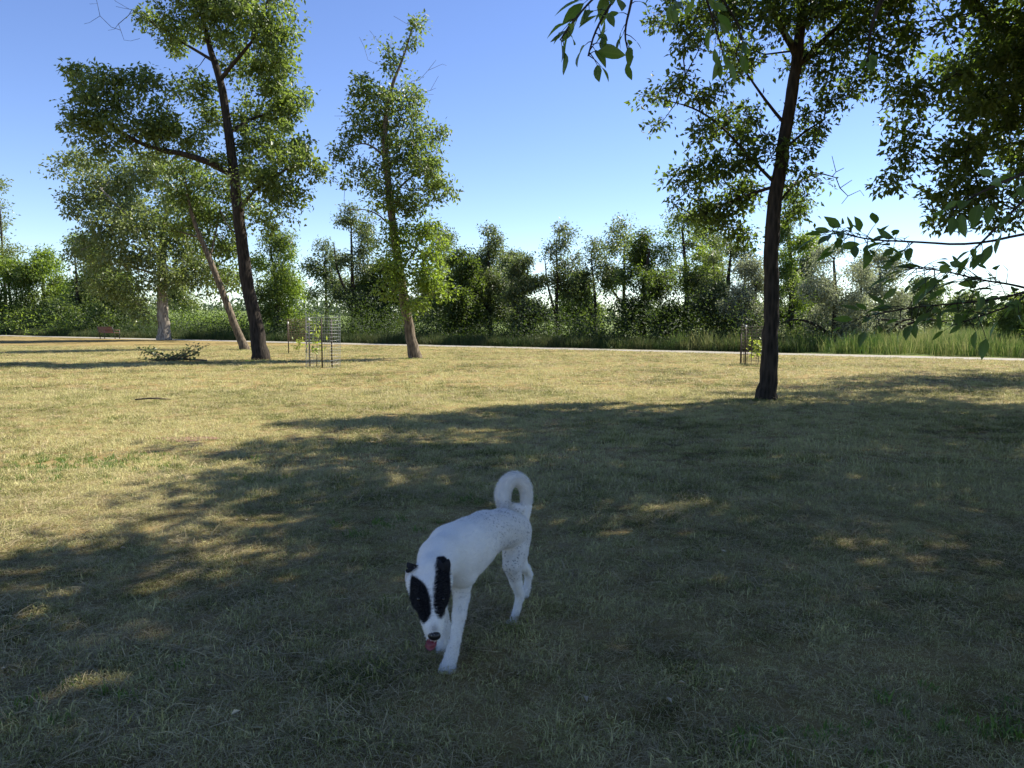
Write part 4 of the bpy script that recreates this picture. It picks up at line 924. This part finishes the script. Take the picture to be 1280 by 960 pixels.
cc = mixc(N, L, tkv.outputs[0], cc, (.10, .10, .11)); cc = mixc(N, L, at3.outputs['Fac'], cc, (.06, .05, .05)); cc = mixc(N, L, at1.outputs['Fac'], cc, (.006, .006, .007))
L.new(cc, b.inputs['Base Color']); b.inputs['Sheen Weight'].default_value = .0
fz = noise(N, L, pos, 260, 3, .7); bp = N.new("ShaderNodeBump"); bp.inputs['Strength'].default_value = .35; bp.inputs['Distance'].default_value = .004; L.new(fz, bp.inputs['Height']); L.new(bp.outputs[0], b.inputs['Normal'])
M['coat'] = m
mf = m.copy(); mf.name = 'dog_fur'; Nf, Lf = mf.node_tree.nodes, mf.node_tree.links; M['fur'] = mf
bf = Nf["Principled BSDF"]; tf = Nf.new("ShaderNodeBsdfTranslucent"); mxf = Nf.new("ShaderNodeMixShader"); mxf.inputs[0].default_value = .5
src = bf.inputs['Base Color'].links[0].from_socket; Lf.new(src, tf.inputs[0]); gm = Nf.new('ShaderNodeGamma'); gm.inputs[1].default_value = .6; Lf.new(src, gm.inputs[0]); Lf.new(gm.outputs[0], tf.inputs[0]); Lf.new(gm.outputs[0], bf.inputs['Base Color'])
for l_ in list(bf.inputs['Normal'].links): Lf.remove(l_)
Lf.new(bf.outputs[0], mxf.inputs[1]); Lf.new(tf.outputs[0], mxf.inputs[2]); Lf.new(mxf.outputs[0], Nf["Material Output"].inputs[0])
def attr(me, nm, v): me.attributes.new(nm, 'FLOAT', 'POINT').data.foreach_set('value', np.asarray(v, np.float32))
me = mesh_np('body', DV - doff, [DQ], [M['coat']], True)
if len(me.vertices) == len(DV): attr(me, 'patch', msk); attr(me, 'tick', tick); attr(me, 'smut', muz)
add('body', me, dog)
# fur strands: fine triangles lying along the coat, long on the tail
rg_ = np.random.default_rng(12)
fa = DV[DQ]; ar = np.linalg.norm(fn_, axis=1); tailp = np.array([q[0] for q in TL])
nh = 110000; cen = fa.mean(1); dt = np.min(np.linalg.norm(cen[:, None] - tailp[None], axis=2), axis=1); istail = (cen[:, 2] > .55) & (cen[:, 1] > 3.76) & (dt < .05)
pr = ar * np.where(istail, 1.5, 1.0); pr /= pr.sum(); pk = rg_.choice(len(DQ), nh, p=pr); uu = rg_.random((nh, 2))
p4 = fa[pk]; hp = (p4[:, 0] * ((1 - uu[:, :1]) * (1 - uu[:, 1:])) + p4[:, 1] * (uu[:, :1] * (1 - uu[:, 1:])) + p4[:, 2] * (uu[:, :1] * uu[:, 1:]) + p4[:, 3] * ((1 - uu[:, :1]) * uu[:, 1:]))
hn = DN[DQ[pk, 0]]; tl = istail[pk]
bodyd = np.array((.42, .86, -.35)); ln_ = np.where(tl, rg_.uniform(.010, .024, nh), rg_.uniform(.007, .017, nh))
ti = np.argmin(np.linalg.norm(hp[:, None] - tailp[None], axis=2), axis=1); tdir = np.gradient(tailp, axis=0)[ti]; tdir /= np.linalg.norm(tdir, axis=1)[:, None]
gd = np.where(tl[:, None], tdir, bodyd[None]); gd = gd - hn * (gd * hn).sum(1)[:, None]; gd /= np.linalg.norm(gd, axis=1)[:, None] + 1e-6
hd = gd * np.where(tl, .9, 1.0)[:, None] + hn * np.where(tl, .5, .30)[:, None] + rg_.normal(0, .16, (nh, 3)); hd /= np.linalg.norm(hd, axis=1)[:, None]
ws = np.cross(hd, hn); ws /= np.linalg.norm(ws, axis=1)[:, None] + 1e-6; wd = np.where(tl, .0010, .0007)[:, None]
HV = np.stack([hp - ws * wd - hn * .001, hp + ws * wd - hn * .001, hp + hd * ln_[:, None]], 1).reshape(-1, 3); a = np.arange(nh) * 3
me = mesh_np('fur', HV - doff, [np.stack([a, a + 1, a + 2], -1)], [M['fur']])
if len(me.vertices) == len(HV):
    v0 = DQ[pk, 0]; attr(me, 'patch', np.repeat(msk[v0], 3)); attr(me, 'tick', np.repeat(tick[v0], 3)); attr(me, 'smut', np.repeat(muz[v0], 3))
add('fur', me, dog, kind='stuff')
# nose, eyes, tongue, ears
noseM = plain('nose_leather', (.012, .011, .012), .35); eyeM = plain('eye_gloss', (.010, .007, .005), .08); tongM = plain('tongue_skin', (.17, .022, .032), .35, var=.15, scale=60)
earb = plain('black_fur', (.007, .007, .008), .85); earw = plain('white_fur', (.62, .56, .53), .8)
def ell(c, r, n=14, m_=9, R3=None):
    V_ = []; 
    for i_ in range(m_ + 1):
        th = math.pi * i_ / m_
        for j_ in range(n): V_.append((math.sin(th) * math.cos(2 * math.pi * j_ / n), math.sin(th) * math.sin(2 * math.pi * j_ / n), math.cos(th)))
    V_ = np.array(V_) * np.array(r)
    if R3 is not None: V_ = V_ @ R3.T
    i_, j_ = np.meshgrid(np.arange(m_), np.arange(n), indexing='ij'); a_ = (i_ * n + j_).ravel(); b_ = (i_ * n + (j_ + 1) % n).ravel()
    mb_ = MB(); mb_.put(V_ + np.array(c), np.stack([a_, a_ + n, b_ + n, b_], -1)); return mb_
ax_h = HD[-1][0] - HD[0][0]; ax_h /= np.linalg.norm(ax_h)
mb = ell(P(542.8, 794.5, 2.845) - doff, (.025, .017, .019)); part('nose', mb, [noseM], dog, True)
for px in (523.5, 553.5):
    p_ = P(px, 749, 2.95); dd_ = DV - p_; 
    # drop the eye onto the head surface along the view direction
    vd = p_ - np.array((0, 0, CH)); vd /= np.linalg.norm(vd); tt_ = dd_ @ vd; perp = np.linalg.norm(dd_ - tt_[:, None] * vd, axis=1); ok = (perp < .008)
    t_ = tt_[ok].min() if ok.any() else 0; p_ = p_ + vd * (t_ + .004)
    mb = ell(p_ - doff, (.007, .006, .006)); part('eye', mb, [eyeM], dog, True)
# tongue: hanging out below the nose
tp_ = [P(541, 797, 2.89), P(539.5, 802, 2.875), P(538, 808, 2.868), P(537.5, 812.5, 2.872)]; V_ = []
for q, (p_, w_) in enumerate(zip(tp_, (.016, .020, .022, .013))):
    for t in np.linspace(-1, 1, 7): V_.append(p_ + np.array((t * w_, .006 * (abs(t) - .3), -.003 * (1 - t * t))))
V_ = np.array(V_); Vb = V_ + np.array((0, .008, 0)); a = (np.arange(3)[:, None] * 7 + np.arange(6)[None]).ravel()
Qf = np.stack([a, a + 1, a + 8, a + 7], -1); Qb = Qf[:, ::-1] + 28
ed = [(q, q + 28, q + 35, q + 7) for q in (0, 7, 14)] + [(q + 13, q + 41, q + 34, q + 6) for q in (0, 7, 14)] + [(21 + q, 49 + q, 50 + q, 22 + q) for q in range(6)] + [(q + 1, q + 29, q + 28, q) for q in range(6)]
mb = MB(); mb.put(np.vstack([V_, Vb]) - doff, np.vstack([Qf, Qb, np.array(ed)])); part('tongue', mb, [tongM], dog, True)
# ears: thin folded flaps
def ear(root_a, root_b, tip, mat, th=.005, curl=.012, name='ear'):
    A_, B_, T_ = map(np.array, (root_a, root_b, tip)); V_ = []
    nrm = np.cross(B_ - A_, T_ - A_); nrm /= np.linalg.norm(nrm)
    rows = 7; cols = 6
    for i_ in range(rows):
        t = i_ / (rows - 1); w_ = (1 - t) ** .75
        c_ = (A_ + B_) / 2 * (1 - t) + T_ * t + nrm * curl * math.sin(math.pi * t)
        for j_ in range(cols):
            s_ = (j_ / (cols - 1) - .5); V_.append(c_ + (B_ - A_) * s_ * (w_ + .03) + nrm * curl * .8 * (4 * s_ * s_ - 1) * (1 - t))
    V_ = np.array(V_); n_ = len(V_); a_ = (np.arange(rows - 1)[:, None] * cols + np.arange(cols - 1)[None]).ravel()
    Qf = np.stack([a_, a_ + 1, a_ + cols + 1, a_ + cols], -1); Qb = Qf[:, ::-1] + n_; ed = []
    for i_ in range(rows - 1): ed += [(i_ * cols, (i_ + 1) * cols, (i_ + 1) * cols + n_, i_ * cols + n_), ((i_ + 1) * cols - 1, (i_ + 1) * cols - 1 + n_, (i_ + 2) * cols - 1 + n_, (i_ + 2) * cols - 1)]
    mb_ = MB(); mb_.put(np.vstack([V_, V_ - nrm * th]) - doff, np.vstack([Qf, Qb, np.array(ed)])); return part(name, mb_, mat, dog, True)
# image-left ear: black tip folded over, pale outside
ear(P(515, 716, 3.01), P(526, 708, 3.0), P(509, 703, 3.035), [earb])
ear(P(512, 734, 3.02), P(513, 717, 3.01), P(507.5, 714, 3.045), [earw])
ear(P(511, 716, 3.0), P(522, 709, 2.99), P(507.5, 712, 3.0), [earb], curl=.008)
ear(P(546, 712, 2.985), P(561, 716, 3.0), P(561, 698.5, 3.03), [earb])
ear(P(547, 712, 2.98), P(557, 712, 2.98), P(548, 699, 3.02), [earb])
